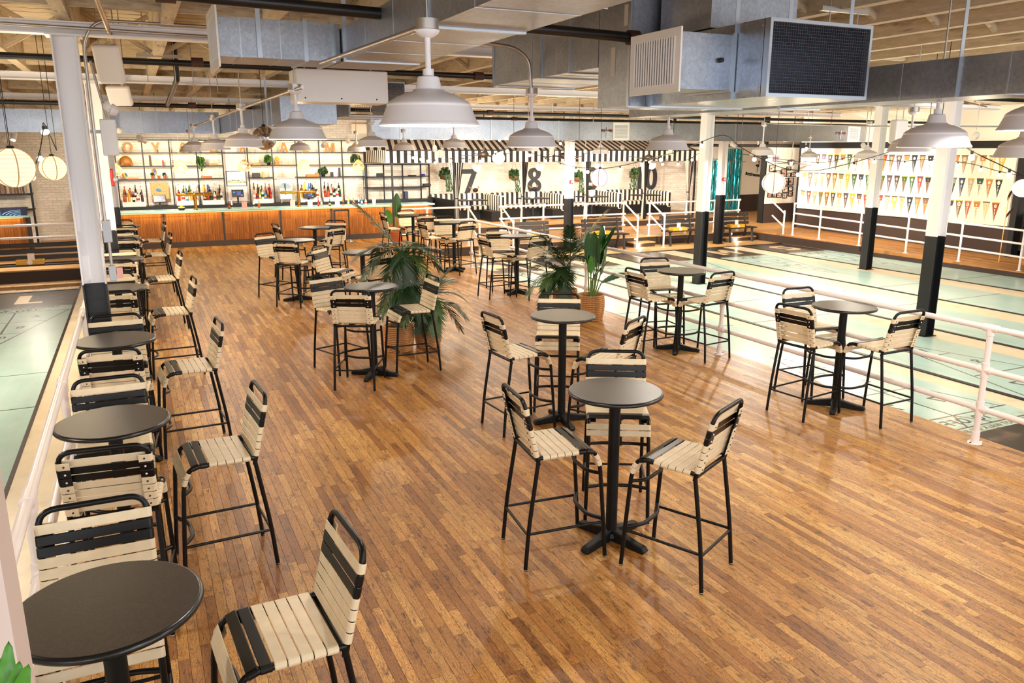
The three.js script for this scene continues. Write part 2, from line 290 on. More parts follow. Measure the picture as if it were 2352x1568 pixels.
{ // ramp along the pennant wall
  const s = new THREE.Shape([[2, -0.42], [2, -0.2], [-9.5, -0.13], [-18.2, 0.045], [-19.85, PY], [-19.85, -0.42]].map((p) => new THREE.Vector2(-p[0], p[1])));
  const g = new THREE.ExtrudeGeometry(s, { depth: 2.1, bevelEnabled: false }); g.rotateY(-Math.PI / 2); g.rotateY(Math.PI); // length along z, width along x
  g.computeBoundingBox(); g.translate(17.9 - g.boundingBox.min.x, 0, -19.85 - g.boundingBox.min.z);
  uvBy(g, (x, y, z) => [z, x]);
  M.ramp = std(0xd29a5c, 0.5, 0, { map: timberTex }); const r = struct('ramp', g, M.ramp, 'timber ramp rising along the pennant wall');
  mesh('edge_board', box2(17.82, 17.9, CY, 0.0, -19.8, -15.5), M.darkBrown, r); mesh('edge_board', box2(17.82, 17.9, CY, -0.12, -15.5, 2), M.darkBrown, r);
}
// ---------- walls ----------
const RH = 4.16;
struct('wall_back', uvBy(box2(-9.7, 25.2, -0.5, RH, -26.5, -26.2), (x, y, z) => [x, y]), M.brick, 'white painted brick back wall');
struct('wall_left', box2(-9.8, -9.5, -0.5, RH, -26.5, 3.7), M.wallWhite, 'white wall on the far left');
struct('wall_right', box2(24.9, 25.2, -0.5, RH, -26.5, 3.7), M.wallCream, 'cream wall beyond the ramp');
struct('wall_front', box2(-9.8, 25.2, -0.5, RH, 3.4, 3.7), M.wallWhite, 'white wall behind the camera');
{ const w = struct('wall_right', box2(19.9, 20.1, -0.5, 3.7, -20.0, -12.75), M.darkBrown, 'brown wall carrying the pennant boards'); mesh('corner_post', box2(19.86, 20.14, -0.4, 2.75, -20.06, -19.98), M.black, w); mesh('corner_post', box2(19.86, 20.14, -0.4, 2.75, -12.75, -12.62), M.black, w); mesh('upper_wall', box2(19.88, 20.12, 2.62, RH - 0.45, -20, -12.7), M.wallCream, w); }
struct('wall_back', box2(20.0, 23.2, -0.5, RH - 0.45, -21.9, -21.7), M.wallCream, 'cream wall with framed pictures').userData.kind = 'structure';
struct('baseboard_right', box2(20.0, 22.9, 0, 0.72, -21.7, -21.68), M.darkBrown, 'brown wainscot under the framed pictures');
struct('baseboard_right', box2(20.2, 24.88, -0.1, 1.0, -12.6, -12.4), M.black, 'black wainscot beyond the pennant wall');
struct('wall_right', box2(20.2, 24.9, 1.0, RH - 0.45, -12.6, -12.4), M.wallWhite, 'white wall beyond the pennant wall');
// ---------- ceiling: deck boards, joists, bridging, beams ----------
{
  const c = struct('ceiling', box2(-9.8, 25.2, RH, RH + 0.1, -26.5, 3.7), M.timberDeck, 'cream painted timber ceiling with open joists');
  const bd = box2(-9.7, 24.9, 0, 0.022, -0.0735, 0.0735); uvBy(bd, (x, y, z) => [x, z]);
  for (let z = 3.3; z > -26.2; z -= 0.15) { const m = mesh('deck_board', bd, M.timberDeck, c); m.position.set(0, RH - 0.022 - rr(0, 0.006), z); }
  const jg = uvBy(box2(-0.052, 0.052, 3.66, RH - 0.026, -26.2, 3.3), (x, y, z) => [z, y + x]);
  const xs = []; for (let x = -9.2; x < 24.8; x += 0.80) xs.push(x);
  for (const x of xs) { const m = mesh('joist', jg, M.timber, c); m.position.x = x; }
  const s1 = bar([0.06, 3.70, 0], [0.74, RH - 0.06, 0], 0.04, 0.055), s2 = bar([0.06, RH - 0.06, 0.045], [0.74, 3.70, 0.045], 0.04, 0.055);
  for (const z of [-5.3, -10.7, -15.9]) for (const x of xs.filter((q) => q > -4 && q < 17)) for (const s of [s1, s2]) { const m = mesh('bridging_strut', s, M.timber, c); m.position.set(x, 0, z); }
  const blk = box2(0.053, 0.747, 3.70, RH - 0.04, -0.025, 0.025);
  for (const z of [-7.55, -12.85, -18.0]) for (const x of xs.filter((q) => q > -4 && q < 19)) { const m = mesh('blocking', blk, M.timber, c); m.position.set(x, 0, z); }
  for (const [z, o] of [[-8.15, 0], [-13.5, 1], [-18.55, 2]]) {
    const b = struct('trim_3', [box2(-9.5, 24.8, 3.645, 3.658, z - 0.07, z + 0.07), box2(-9.5, 24.8, 3.55, 3.563, z - 0.07, z + 0.07), box2(-9.5, 24.8, 3.563, 3.645, z - 0.006, z + 0.006)], M.steelWhite, 'white steel beam, ' + ORD[o] + ' from the camera');
  }
}
// ---------- steel columns ----------
{
  const H0 = 0.1, T = 0.014;
  const sec = (y0, y1) => [box2(-H0, -H0 + T, y0, y1, -H0, H0), box2(H0 - T, H0, y0, y1, -H0, H0), box2(-H0 + T, H0 - T, y0, y1, -0.006, 0.006)];
  const col = (x, z, base, split, top, label) => {
    const o = thing('steel_column', label, 'column', [x, base, z]);
    mesh('shaft', sec(split - base, top - base), M.steelWhite, o);
    mesh('painted_base', sec(0, split - base), M.blackPaint, o);
    mesh('base_plate', box2(-0.13, 0.13, 0, 0.012, -0.13, 0.13), M.blackPaint, o);
    if (top > 3) mesh('cap_plate', box2(-0.14, 0.14, top - base - 0.015, top - base, -0.12, 0.12), M.steelWhite, o);
    return o;
  };
  col(-0.42, -8.15, 0, 1.40, 3.55, 'white steel column with black base, nearest in the left row');
  col(-0.42, -13.72, 0, 1.38, 3.55, 'white steel column with black base, second in the left row');
  col(-0.42, -18.55, 0, 1.42, 3.55, 'white steel column farthest back in the left row near the bar');
  col(10.9, -8.1, CY, 1.32, 3.55, 'white and black steel column nearest on the right courts');
  col(10.8, -13.5, CY, 1.32, 3.55, 'white and black steel column behind the second right rail table');
  col(10.9, -19.45, CY, 1.26, 3.55, 'white column with blue-black base beside the leafy planter');
  col(16.0, -19.2, CY, 1.25, 3.55, 'slim far column standing by the teal tinsel curtain');
  col(15.8, -13.5, CY, 1.25, 3.55, 'white and black column in front of the pennant wall left part');
}
// ---------- bar tables ----------
const topTex = dataTex(256, 256, (u, v) => { const a = vnoise(u * 128, v * 128, 128, 128), b = fbm(u * 40, v * 40, 2, 40, 40); const k = 0.85 + 0.3 * (a - 0.5) + 0.2 * (b - 0.5); return [62 * k, 52 * k, 45 * k]; });
topTex.repeat.set(2, 2);
M.tableTop = std(0xffffff, 0.36, 0, { map: topTex });
M.ironBlack = new THREE.MeshPhysicalMaterial({ color: 0x09090a, roughness: 0.5, specularIntensity: 0.55 });
M.ironEdge = std(0x0d0d0f, 0.3);
const TH = 1.07, TR = 0.312;
const topFace = uvBy(lathe([[0, 0.0301], [TR - 0.016, 0.0301], [TR - 0.013, 0.0298]], 56), (x, y, z) => [x, z]);
const topEdge = lathe([[0, 0], [TR - 0.02, 0], [TR - 0.004, 0.006], [TR, 0.015], [TR - 0.005, 0.0255], [TR - 0.014, 0.03], [TR - 0.02, 0.0299]], 56);
function xFoot() {
  const g = [cyl(0.06, 0.05, 0.03, 0, 0.035, 0, 20)];
  for (let k = 0; k < 4; k++) {
    const s = new THREE.Shape([[0.0, 0.012], [0.24, 0.0], [0.275, 0.0], [0.285, 0.012], [0.27, 0.03], [0.2, 0.04], [0.04, 0.075], [0, 0.08]].map((p) => new THREE.Vector2(...p)));
    const e = new THREE.ExtrudeGeometry(s, { depth: 0.04, bevelEnabled: true, bevelSize: 0.008, bevelThickness: 0.008, bevelSegments: 2, steps: 1 }).translate(0, 0.008, -0.02); g.push(e.rotateY(k * Math.PI / 2));
  }
  return g;
}
const footGeo = merge(xFoot()), poleGeo = rod([0, 0.06, 0], [0, TH - 0.03, 0], 0.038, 20), spiderGeo = merge([box(0.36, 0.012, 0.05, 0, TH - 0.037, 0), box(0.05, 0.012, 0.36, 0, TH - 0.037, 0), cyl(0.06, 0.06, 0.03, 0, TH - 0.06, 0)]);
function barTable(x, z, label, turn = 0) {
  const o = thing('bar_table', label, 'table', [x, 0, z], turn, 'round bar tables');
  const t = mesh('table_top', topFace, M.tableTop, o); t.position.y = TH - 0.03;
  mesh('edge_band', topEdge, M.ironEdge, t);
  mesh('pole', poleGeo, M.ironBlack, o); mesh('spider', spiderGeo, M.ironBlack, o); mesh('cross_foot', footGeo, M.ironBlack, o);
  return o;
}
const TABLES = {
  T1: [-0.23, -2.80, 'nearest along the left rail'], T2: [-0.25, -4.91, 'second along the left rail'], T3: [-0.27, -7.15, 'third along the left rail'], T4: [-0.29, -9.92, 'fourth along the left rail'], T5: [-0.29, -12.6, 'fifth along the left rail'], T6: [-0.29, -15.6, 'sixth along the left rail'], T7: [-0.29, -18.1, 'last along the left rail'],
  A: [2.71, -4.17, 'nearest in the middle of the floor'], B: [3.56, -6.43, 'second in the middle of the floor'], C: [2.35, -8.80, 'in front of the drooping palm'], J: [3.06, -11.9, 'half hidden by the drooping palm'], H: [2.45, -14.0, 'left of the middle towards the bar'], I: [3.21, -16.2, 'closest to the bar front'],
  E: [6.34, -5.62, 'nearest along the right rail'], D: [6.31, -8.25, 'second along the right rail'], F: [6.22, -13.0, 'left of the leafy planter'], G: [6.18, -16.1, 'fourth along the right rail'], K: [5.98, -18.3, 'last along the right rail'],
};
for (const [k, [x, z, d]] of Object.entries(TABLES)) barTable(x, z, 'round dark bar table ' + d, k === 'A' ? 0.35 : hash(k.charCodeAt(0), 7) * 1.5);

// ---------- strap bar stools ----------
const creamTex = dataTex(128, 128, (u, v) => { const k = 0.96 + 0.07 * (fbm(u * 8, v * 8, 3, 8, 8) - 0.5); return [233 * k, 213 * k, 178 * k]; });
creamTex.repeat.set(3, 3);
M.cream = std(0xffffff, 0.42, 0, { map: creamTex });
M.blackStrap = new THREE.MeshPhysicalMaterial({ color: 0x0a0909, roughness: 0.34, specularIntensity: 0.6 });
const R0 = 0.0135;                                    // tube radius
function ribbon(span, half, rad, width, th) {         // a vinyl strap round two tubes: profile in (x, n), width along w
  const q = []; const back = span / 2 - 0.05;
  q.push([-back, -rad]); for (let i = 0; i <= 6; i++) { const a = -Math.PI / 2 - i / 6 * Math.PI; q.push([-half + Math.cos(a) * rad, Math.sin(a) * rad]); }
  for (let i = 0; i <= 6; i++) { const a = Math.PI / 2 - i / 6 * Math.PI; q.push([half + Math.cos(a) * rad, Math.sin(a) * rad]); } q.push([back, -rad]);
  const pos = [], uv = [], idx = []; const N = q.length; let L = 0;
  const nrm = q.map((p, i) => { const a = q[Math.max(0, i - 1)], b = q[Math.min(N - 1, i + 1)], tx = b[0] - a[0], ty = b[1] - a[1], l = Math.hypot(tx, ty); return [-ty / l, tx / l]; });
  for (let i = 0; i < N; i++) { if (i) L += Math.hypot(q[i][0] - q[i - 1][0], q[i][1] - q[i - 1][1]);
    const o = [q[i][0] + nrm[i][0] * th, q[i][1] + nrm[i][1] * th], e = [q[i][0] + nrm[i][0] * th * 0.35, q[i][1] + nrm[i][1] * th * 0.35];
    pos.push(o[0], o[1], -width / 2 + 0.003, o[0], o[1], width / 2 - 0.003, e[0], e[1], width / 2, q[i][0], q[i][1], width / 2 - 0.002, q[i][0], q[i][1], -width / 2 + 0.002, e[0], e[1], -width / 2);
    for (let k = 0; k < 6; k++) uv.push(L, k * 0.02); }
  for (let i = 0; i < N - 1; i++) for (let k = 0; k < 6; k++) { const a = i * 6 + k, b = i * 6 + (k + 1) % 6, c = a + 6, d = b + 6; idx.push(a, b, c, b, d, c); }
  for (const s of [0, (N - 1) * 6]) idx.push(s, s + 1, s + 2, s, s + 2, s + 3, s, s + 3, s + 4, s, s + 4, s + 5);
  const g = new THREE.BufferGeometry(); g.setAttribute('position', new THREE.Float32BufferAttribute(pos, 3)); g.setAttribute('uv', new THREE.Float32BufferAttribute(uv, 2)); g.setIndex(idx);
  const f = g.toNonIndexed(); f.computeVertexNormals(); return f;
}
const HW = 0.208;                                     // half width between tube centres
const strapGeo = ribbon(2 * HW, HW, R0 + 0.0005, 0.0435, 0.0032), strapSeat = ribbon(2 * HW, HW, R0 + 0.0005, 0.0455, 0.0034), strapDrop = ribbon(2 * HW, HW, R0 + 0.0005, 0.040, 0.0032);
function makeStool() {
  const o = new THREE.Group();
  const bk0 = V(0, 0.735, -0.205), bk1 = V(0, 1.075, -0.285), up = bk1.clone().sub(bk0).normalize();
  const P = (s, y, z, x = HW) => V(s * x, y, z);
  // frame
  mesh('back_frame', tube([P(-1, 0.70, -0.197), P(-1, 1.128, -0.2975), P(1, 1.128, -0.2975), P(1, 0.70, -0.197)], R0, 0.075, 10, 6), M.blackTube, o);
  for (const s of [-1, 1]) {
    const r = mesh('leg', tube([P(s, 0.72, -0.2), P(s, 0.30, -0.262, HW + 0.008), P(s, 0.0, -0.288, HW + 0.014)], R0, 0.1, 10), M.blackTube, o);
    mesh('glide', cyl(0.012, 0.014, 0.008, s * (HW + 0.014), 0, -0.288, 10), M.card, r);
    const f = mesh('leg', tube([P(s, 0.742, -0.205), P(s, 0.752, 0.18), P(s, 0.640, 0.222), P(s, 0.25, 0.252, HW + 0.008), P(s, 0.0, 0.268, HW + 0.014)], R0, 0.085, 10, 6), M.blackTube, o);
    mesh('glide', cyl(0.012, 0.014, 0.008, s * (HW + 0.014), 0, 0.268, 10), M.card, f);
    mesh('side_stretcher', rod(P(s, 0.245, -0.267, HW + 0.009), P(s, 0.25, 0.252, HW + 0.008), 0.0095, 8), M.blackTube, o);
  }
  mesh('back_rail', rod(P(-1, 0.722, -0.2), P(1, 0.722, -0.2), R0, 8), M.blackTube, o);
  mesh('back_stretcher', rod(P(-1, 0.235, -0.268, HW + 0.009), P(1, 0.235, -0.268, HW + 0.009), 0.0095, 8), M.blackTube, o);
  mesh('foot_rest', tube([P(-1, 0.27, 0.25, HW + 0.007), V(-0.10, 0.262, 0.185), V(0.10, 0.262, 0.185), P(1, 0.27, 0.25, HW + 0.007)], R0, 0.05, 8), M.blackTube, o);
  mesh('front_brace', tube([P(-1, 0.588, 0.225, HW + 0.002), V(-0.11, 0.575, 0.17), V(0.11, 0.575, 0.17), P(1, 0.588, 0.225, HW + 0.002)], R0 * 0.9, 0.05, 8), M.blackTube, o);
  // back straps, from the top: one cream, two black, four cream
  const place = (g, mat, name, c, along, normal) => { const m = mesh(name, g, mat, o); m.matrix.makeBasis(V(1, 0, 0), normal, along.clone().normalize()); m.matrix.decompose(m.position, m.quaternion, m.scale); m.position.copy(c); return m; };
  const nb = V(0, 0, 0).crossVectors(up, V(1, 0, 0)).normalize().multiplyScalar(-1); if (nb.z < 0) nb.multiplyScalar(-1);
  const dots = { c: [], b: [] };
  for (let i = 0; i < 7; i++) {
    const dark = i === 1 || i === 2, c = bk0.clone().addScaledVector(up, 0.3265 - i * 0.0475);
    place(strapGeo, dark ? M.blackStrap : M.cream, dark ? 'black_strap' : 'cream_strap', c, up.clone().multiplyScalar(-1), nb);
    for (const s of [-1, 1]) { const d = ball(0.0055, 0, 0, 0, 6); const q = c.clone().addScaledVector(nb, -R0 - 0.004); d.translate(s * 0.185, q.y, q.z); dots[dark ? 'c' : 'b'].push(d); }
  }
  // seat straps: five cream, two black over the front bend, two cream on the drop
  const seatAt = (t) => {                              // point and tangent along the seat tube, t metres forward of the rear joint
    const y0 = 0.742, pts = [V(0, y0, -0.205), V(0, 0.750, 0.095), V(0, 0.7495, 0.135), V(0, 0.740, 0.165), V(0, 0.722, 0.184), V(0, 0.70, 0.198), V(0, 0.64, 0.2215), V(0, 0.60, 0.226)];
    let i = 0; while (i < pts.length - 2 && t > pts[i].distanceTo(pts[i + 1])) { t -= pts[i].distanceTo(pts[i + 1]); i++; }
    const d = pts[i + 1].clone().sub(pts[i]).normalize(); return [pts[i].clone().addScaledVector(d, t), d];
  };
  const seat = [[0.055, 0], [0.104, 0], [0.153, 0], [0.202, 0], [0.251, 0], [0.303, 1], [0.350, 1], [0.422, 2], [0.464, 2]];
  for (const [t, k] of seat) {
    const [c, d] = seatAt(t); const n = V(0, d.z, -d.y);
    place(k === 2 ? strapDrop : strapSeat, k === 1 ? M.blackStrap : M.cream, k === 1 ? 'black_strap' : 'cream_strap', c, d, n);
  }
  for (const [d, m] of [[dots.b, M.black], [dots.c, M.card]]) mesh('rivets', d, m, o).userData.kind = 'stuff';
  return o;
}
const stoolProto = makeStool();
const STOOLS = [];
function stool(x, z, yawDeg, label) {                 // x, z of the middle of its back; the seat lies 0.29 m ahead of it
  const a = yawDeg * Math.PI / 180, n = [Math.sin(a), Math.cos(a)];
  const o = stoolProto.clone(); o.name = numbered('bar_stool'); o.position.set(x + n[0] * 0.29, 0, z + n[1] * 0.29); o.rotation.y = a;
  tag(o, 'striped bar stool ' + label, 'stool', 'strap bar stools'); scene.add(o); STOOLS.push(o); return o;
}
[
  [2.02, -4.27, 84, 'left of the nearest middle table'], [3.04, -3.46, -153, 'right of the nearest middle table, seen from behind'], [3.14, -4.84, -29, 'facing the camera behind the nearest middle table'],
  [2.84, -6.47, 94, 'left of the second middle table'], [3.91, -7.15, -30, 'facing the camera behind the second middle table'], [3.92, -5.74, -148, 'right of the second middle table'],
  [5.60, -8.26, 92, 'left of the second right rail table'], [6.42, -9.0, -10, 'facing the camera at the second right rail table'], [6.43, -7.58, -172, 'in front of the second right rail table, seen from behind'],
  [5.64, -5.60, 97, 'left of the nearest right rail table'], [6.43, -6.34, -2, 'facing the camera at the nearest right rail table'], [6.43, -4.94, -178, 'in front of the nearest right rail table'],
  [1.98, -9.52, 20, 'behind the table by the drooping palm'], [1.97, -8.26, 152, 'seen from behind at the table by the drooping palm'], [3.12, -8.87, -89, 'facing left beside the drooping palm baskets'],
  [3.18, -11.22, -155, 'half hidden behind the drooping palm fronds'], [2.50, -12.40, 50, 'turned right, between the palm table and the bar'],
  [2.02, -14.72, 30, 'leftmost at the table left of the middle'], [2.14, -13.36, 141, 'seen from behind at the table left of the middle'], [3.17, -14.38, -105, 'facing left at the table left of the middle'],
  [2.50, -16.60, 100, 'leftmost at the table closest to the bar'], [3.78, -16.80, -30, 'facing the camera at the table closest to the bar'], [3.52, -15.56, -150, 'seen from behind at the table closest to the bar'],
  [6.22, -15.40, -165, 'seen from behind at the fourth right rail table'], [6.21, -16.82, -8, 'facing the camera at the fourth right rail table'], [5.44, -16.1, 95, 'left of the fourth right rail table'],
  [6.10, -17.60, 175, 'seen from behind at the last right rail table'], [6.03, -19.02, 8, 'facing the camera at the last right rail table'], [5.26, -18.40, 92, 'left of the last right rail table'],
  [5.46, -12.80, 95, 'left of the table beside the leafy planter'], [6.16, -13.74, -12, 'facing the camera at the table beside the leafy planter'], [6.30, -12.26, -168, 'seen from behind at the table beside the leafy planter'],
  [-0.22, -2.08, 180, 'under the front edge of the nearest left table'], [0.63, -2.90, -86, 'in the foreground right of the nearest left table'], [-0.30, -3.58, 0, 'facing the camera behind the nearest left table'],
].forEach((a) => stool(...a));
['second', 'third', 'fourth', 'fifth', 'sixth', 'last'].forEach((w, i) => {
  const [x, z] = TABLES['T' + (i + 2)];
  stool(x - 0.03 + (i > 3 ? 0.06 : 0), z + 0.63, 174, 'seen from behind at the ' + w + ' left rail table');
  stool(x - 0.04 + (i === 1 || i === 3 ? 0.03 : 0), z - (i === 3 ? 0.69 : 0.76), 1 + (i === 2 ? -6 : 0), 'facing the camera behind the ' + w + ' left rail table');
  stool(x + 0.83 - i * 0.01, z - 0.12 + (i > 1 ? 0.1 : 0), -86, 'turned left at the right side of the ' + w + ' left rail table');
});

// ---------- white pipe rails ----------
M.rail = std(0xf0e4e0, 0.32);
const fit = (a, b) => rod(a, b, 0.0345, 12);
function fitting(p, dirs) { return dirs.map((d) => fit([p[0] - d[0] * 0.0, p[1] - d[1] * 0.0, p[2] - d[2] * 0.0], [p[0] + d[0] * 0.065, p[1] + d[1] * 0.065, p[2] + d[2] * 0.065])); }
function longRail(name, label, x, z0, z1, posts, levels, side, endDown) {
  const o = thing(name, label, 'railing', [x, 0, (z0 + z1) / 2]); const zc = (z0 + z1) / 2;
  for (const y of levels) mesh('rail_pipe', rod([0, y, z0 - zc], [0, y, z1 - zc], 0.0265, 14), M.rail, o);
  for (const z of posts) {
    mesh('post', rod([0, 0, z - zc], [0, levels[0], z - zc], 0.0265, 14), M.rail, o);
    for (const y of levels) mesh('fitting', fitting([0, y, z - zc], [[0, 0, 1], [0, 0, -1], [0, -1, 0]].concat(y < levels[0] ? [[0, 1, 0]] : [])), M.rail, o);
    const f = mesh('floor_flange', [cyl(0.062, 0.058, 0.010, 0, 0, z - zc, 20), cyl(0.036, 0.034, 0.10, 0, 0.01, z - zc, 14), box(0.15, 0.009, 0.05, 0, 0.0045, z - zc)], M.rail, o);
    mesh('bolt', [cyl(0.008, 0.008, 0.008, -0.06, 0.009, z - zc, 8), cyl(0.008, 0.008, 0.008, 0.06, 0.009, z - zc, 8)], M.black, f);
  }
  return o;
}
longRail('pipe_rail', 'pinkish white three-bar pipe rail along the right courts', 6.69, 1.0, -16.4, [-1.1, -4.32, -7.86, -11.3, -14.0, -16.35], [1.07, 0.69, 0.33], 1);
longRail('pipe_rail', 'white pipe rail along the ledge on the left', -0.575, 1.0, -16.4, [-1.4, -3.9, -5.9, -8.6, -11.5, -14.4], [1.07, 0.69, 0.33], -1);
// ---------- ducts ----------
M.mesh = std(0x2a262c, 0.6); M.wire = std(0x55505a, 0.6);
M.ductTape = std(0xcfcac4, 0.8);
function duct(name, label, x0, x1, y0, y1, z0, z1, along, seams, extra = {}) {
  const cx = (x0 + x1) / 2, cz = (z0 + z1) / 2, o = thing(name, label, 'duct', [cx, y0, cz]);
  const t = 0.004;
  const W = x1 - x0, H = y1 - y0, D = Math.abs(z1 - z0), k = 0.006;
  const hollow = extra.open && [box(W, k, D, 0, k / 2, 0), box(W, k, D, 0, H - k / 2, 0), ...(extra.open === 'z' ? [box(k, H - 2 * k, D, -W / 2 + k / 2, H / 2, 0), box(k, H - 2 * k, D, W / 2 - k / 2, H / 2, 0)] : [box(W, H - 2 * k, k, 0, H / 2, -D / 2 + k / 2), box(W, H - 2 * k, k, 0, H / 2, D / 2 - k / 2)])];   // folded sheets, open at both ends
  mesh('sheet_casing', hollow || box(W, H, D, 0, H / 2, 0), extra.mat || M.galv, o);
  for (const s of seams) {
    const w = extra.seamW || 0.028, lip = 0.010; if (extra.open) { const q = s - (along === 'z' ? cz : cx); mesh('seam_flange', along === 'z' ? [box(W + 0.02, 0.01, w, 0, -0.005, q), box(W + 0.02, 0.01, w, 0, H + 0.005, q), box(0.01, H, w, -W / 2 - 0.005, H / 2, q), box(0.01, H, w, W / 2 + 0.005, H / 2, q)] : [box(w, 0.01, D + 0.02, q, -0.005, 0), box(w, 0.01, D + 0.02, q, H + 0.005, 0), box(w, H, 0.01, q, H / 2, -D / 2 - 0.005), box(w, H, 0.01, q, H / 2, D / 2 + 0.005)], M.seam, o); continue; }
    const g = along === 'z' ? box(x1 - x0 + lip * 2, y1 - y0 + lip * 2, w, 0, (y1 - y0) / 2, s - cz) : box(w, y1 - y0 + lip * 2, Math.abs(z1 - z0) + lip * 2, s - cx, (y1 - y0) / 2, 0);
    mesh('seam_flange', g, M.seam, o);
  }
  for (const s of extra.creases || []) {                                     // shallow pressed beads
    const g = along === 'z' ? box(x1 - x0 + t, y1 - y0 + t, 0.008, 0, (y1 - y0) / 2, s - cz) : box(0.008, y1 - y0 + t, Math.abs(z1 - z0) + t, s - cx, (y1 - y0) / 2, 0);
    mesh('pressed_bead', g, M.seam, o);
  }
  for (const [a, b] of extra.hangers || []) {                                // sheet straps up to the joists
    const inside = a > x0 && a < x1 && b > Math.min(z0, z1) && b < Math.max(z0, z1), from = inside ? y1 : y0; const g = [box(0.03, TOP - from, 0.003, a - cx, from - y0 + (TOP - from) / 2, b - cz)]; mesh('hanger_strap', g, M.seam, o);
  }
  return o;
}
const range = (a, b, n) => Array.from({ length: n }, (_, i) => a + (b - a) * (i + 1) / (n + 1));
const dA = duct('air_duct', 'galvanized duct trunk passing low overhead in the foreground', 1.42, 1.95, 3.2, 3.42, -6.34, 1.2, 'z', [-5.75, -4.0, -2.2], { hangers: [[1.412, -5.7], [1.958, -3.2]], creases: [-5.2, -4.6, -3.4, -2.8] });
{
  const o = duct('air_duct', 'short galvanized duct branch ending in a white grille', 0.60, 1.41, 3.2, 3.45, -6.34, -5.84, 'x', [1.17, 1.36], { open: 'x', hangers: [[0.86, -5.83]], creases: [0.74, 1.0] });
  const g = thing('vent_grille', 'white side grille on the left end of the foreground duct', 'grille', [0.597, 3.33, -6.09]);
  mesh('frame', [box(0.012, 0.06, 0.62, -0.006, 0.17, 0), box(0.012, 0.06, 0.62, -0.006, -0.17, 0), box(0.012, 0.28, 0.06, -0.006, 0, 0.28), box(0.012, 0.28, 0.06, -0.006, 0, -0.28)], M.whiteGloss, g);
  for (let i = 0; i < 14; i++) mesh('blade', box(0.01, 0.29, 0.012, -0.004, 0, -0.23 + i * 0.0354), M.whiteGloss, g);
}
duct('air_duct', 'grey duct section hanging behind the curved conduit', 3.27, 4.15, 3.2, 3.60, -7.4, -5.42, 'z', [-7.35, -6.35, -5.85], { creases: [-6.9, -6.1] });
{ const o = duct('air_duct', 'tall grey duct plenum left of the square grille', 3.27, 4.2, 2.9, 3.65, -5.41, -4.96, 'z', [-4.99], {}); mesh('test_tape', box(0.003, 0.2, 0.06, -0.467, 0.32, -0.02), M.ductTape, o); mesh('test_tape', box(0.003, 0.14, 0.05, -0.467, 0.62, 0.14), M.ductTape, o); }
{
  const o = duct('air_duct', 'galvanized duct box with the big black mesh end', 3.4, 4.22, 2.9, 3.335, -4.95, -3.78, 'z', [-4.9], { open: 'z', mat: M.galvBright, hangers: [[3.396, -4.02], [3.7, -3.9], [4.16, -3.86]] });
  const cz = (-4.95 - 3.78) / 2, fz = -3.78 - cz;
  const fr = mesh('mesh_frame', [box(0.82, 0.02, 0.05, 0, 0.01, fz + 0.02), box(0.82, 0.02, 0.05, 0, 0.425, fz + 0.02), box(0.02, 0.395, 0.05, -0.4, 0.2175, fz + 0.02), box(0.02, 0.395, 0.05, 0.4, 0.2175, fz + 0.02)], M.seam, o);
  const w = []; for (let i = 0; i < 44; i++) w.push(box(0.0016, 0.395, 0.0016, -0.385 + i * 0.0179, 0.2175, fz + 0.034)); for (let i = 0; i < 23; i++) w.push(box(0.78, 0.0016, 0.0016, 0, 0.022 + i * 0.0178, fz + 0.036));
  mesh('wire_mesh', w, M.wire, o).userData.kind = 'stuff';
  mesh('screw', [[-0.405, 0.05], [-0.405, 0.22], [-0.405, 0.4]].map(([x, y]) => ball(0.008, x, y, fz - 0.02, 6)), M.chrome, o);
}
{
  const o = duct('air_duct', 'stub duct with a round knob behind the square white grille', 2.955, 3.398, 2.95, 3.27, -4.44, -4.02, 'x', [3.38], { open: 'x', mat: M.galvBright });
  mesh('damper_knob', rod([0.1, 0.17, 0.21], [0.1, 0.17, 0.24], 0.014, 12), M.black, o);
  const g = thing('vent_grille', 'square white grille with upright louvres on the stub duct', 'grille', [2.953, 3.108, -4.22]);
  mesh('frame', [box(0.012, 0.05, 0.52, -0.006, 0.155, 0), box(0.012, 0.05, 0.52, -0.006, -0.155, 0), box(0.012, 0.26, 0.05, -0.006, 0, 0.235), box(0.012, 0.26, 0.05, -0.006, 0, -0.235)], M.whiteGloss, g);
  for (let i = 0; i < 17; i++) { const m = mesh('louvre', box(0.014, 0.265, 0.010), M.whiteGloss, g); m.position.set(-0.010, 0, -0.205 + i * 0.0256); m.rotation.y = 0.5; }
}
duct('air_duct', 'grey duct riser climbing to the ceiling behind the mesh box', 3.46, 4.18, 3.36, 3.65, -4.9, -4.35, 'z', [], {});
duct('air_duct', 'long dark grey duct above the nearest right lamp', 4.47, 4.86, 2.9, 3.125, -6.8, 1.2, 'z', [-4.75, -2.3], { hangers: [[4.466, -3.3], [4.466, -5.6]], creases: [-4.2, -3.7, -3.0] });
duct('air_duct', 'long galvanized duct across the far left above the bar', -9.4, 1.95, 2.95, 3.43, -20.75, -20.25, 'x', [-1.15, 0.28, 1.9], { creases: range(-4, 1.9, 13), mat: M.galvBright, hangers: [[-3, -20.245], [0.6, -20.245]] });
duct('air_duct', 'galvanized duct turning toward the camera left of the middle lamp', 1.96, 2.75, 2.95, 3.32, -20.7, -11.8, 'z', [-19.5, -17, -14.6, -12.6], { mat: M.galvBright, creases: [-18.4, -15.8, -13.6], hangers: [[1.955, -18], [1.955, -13]] });
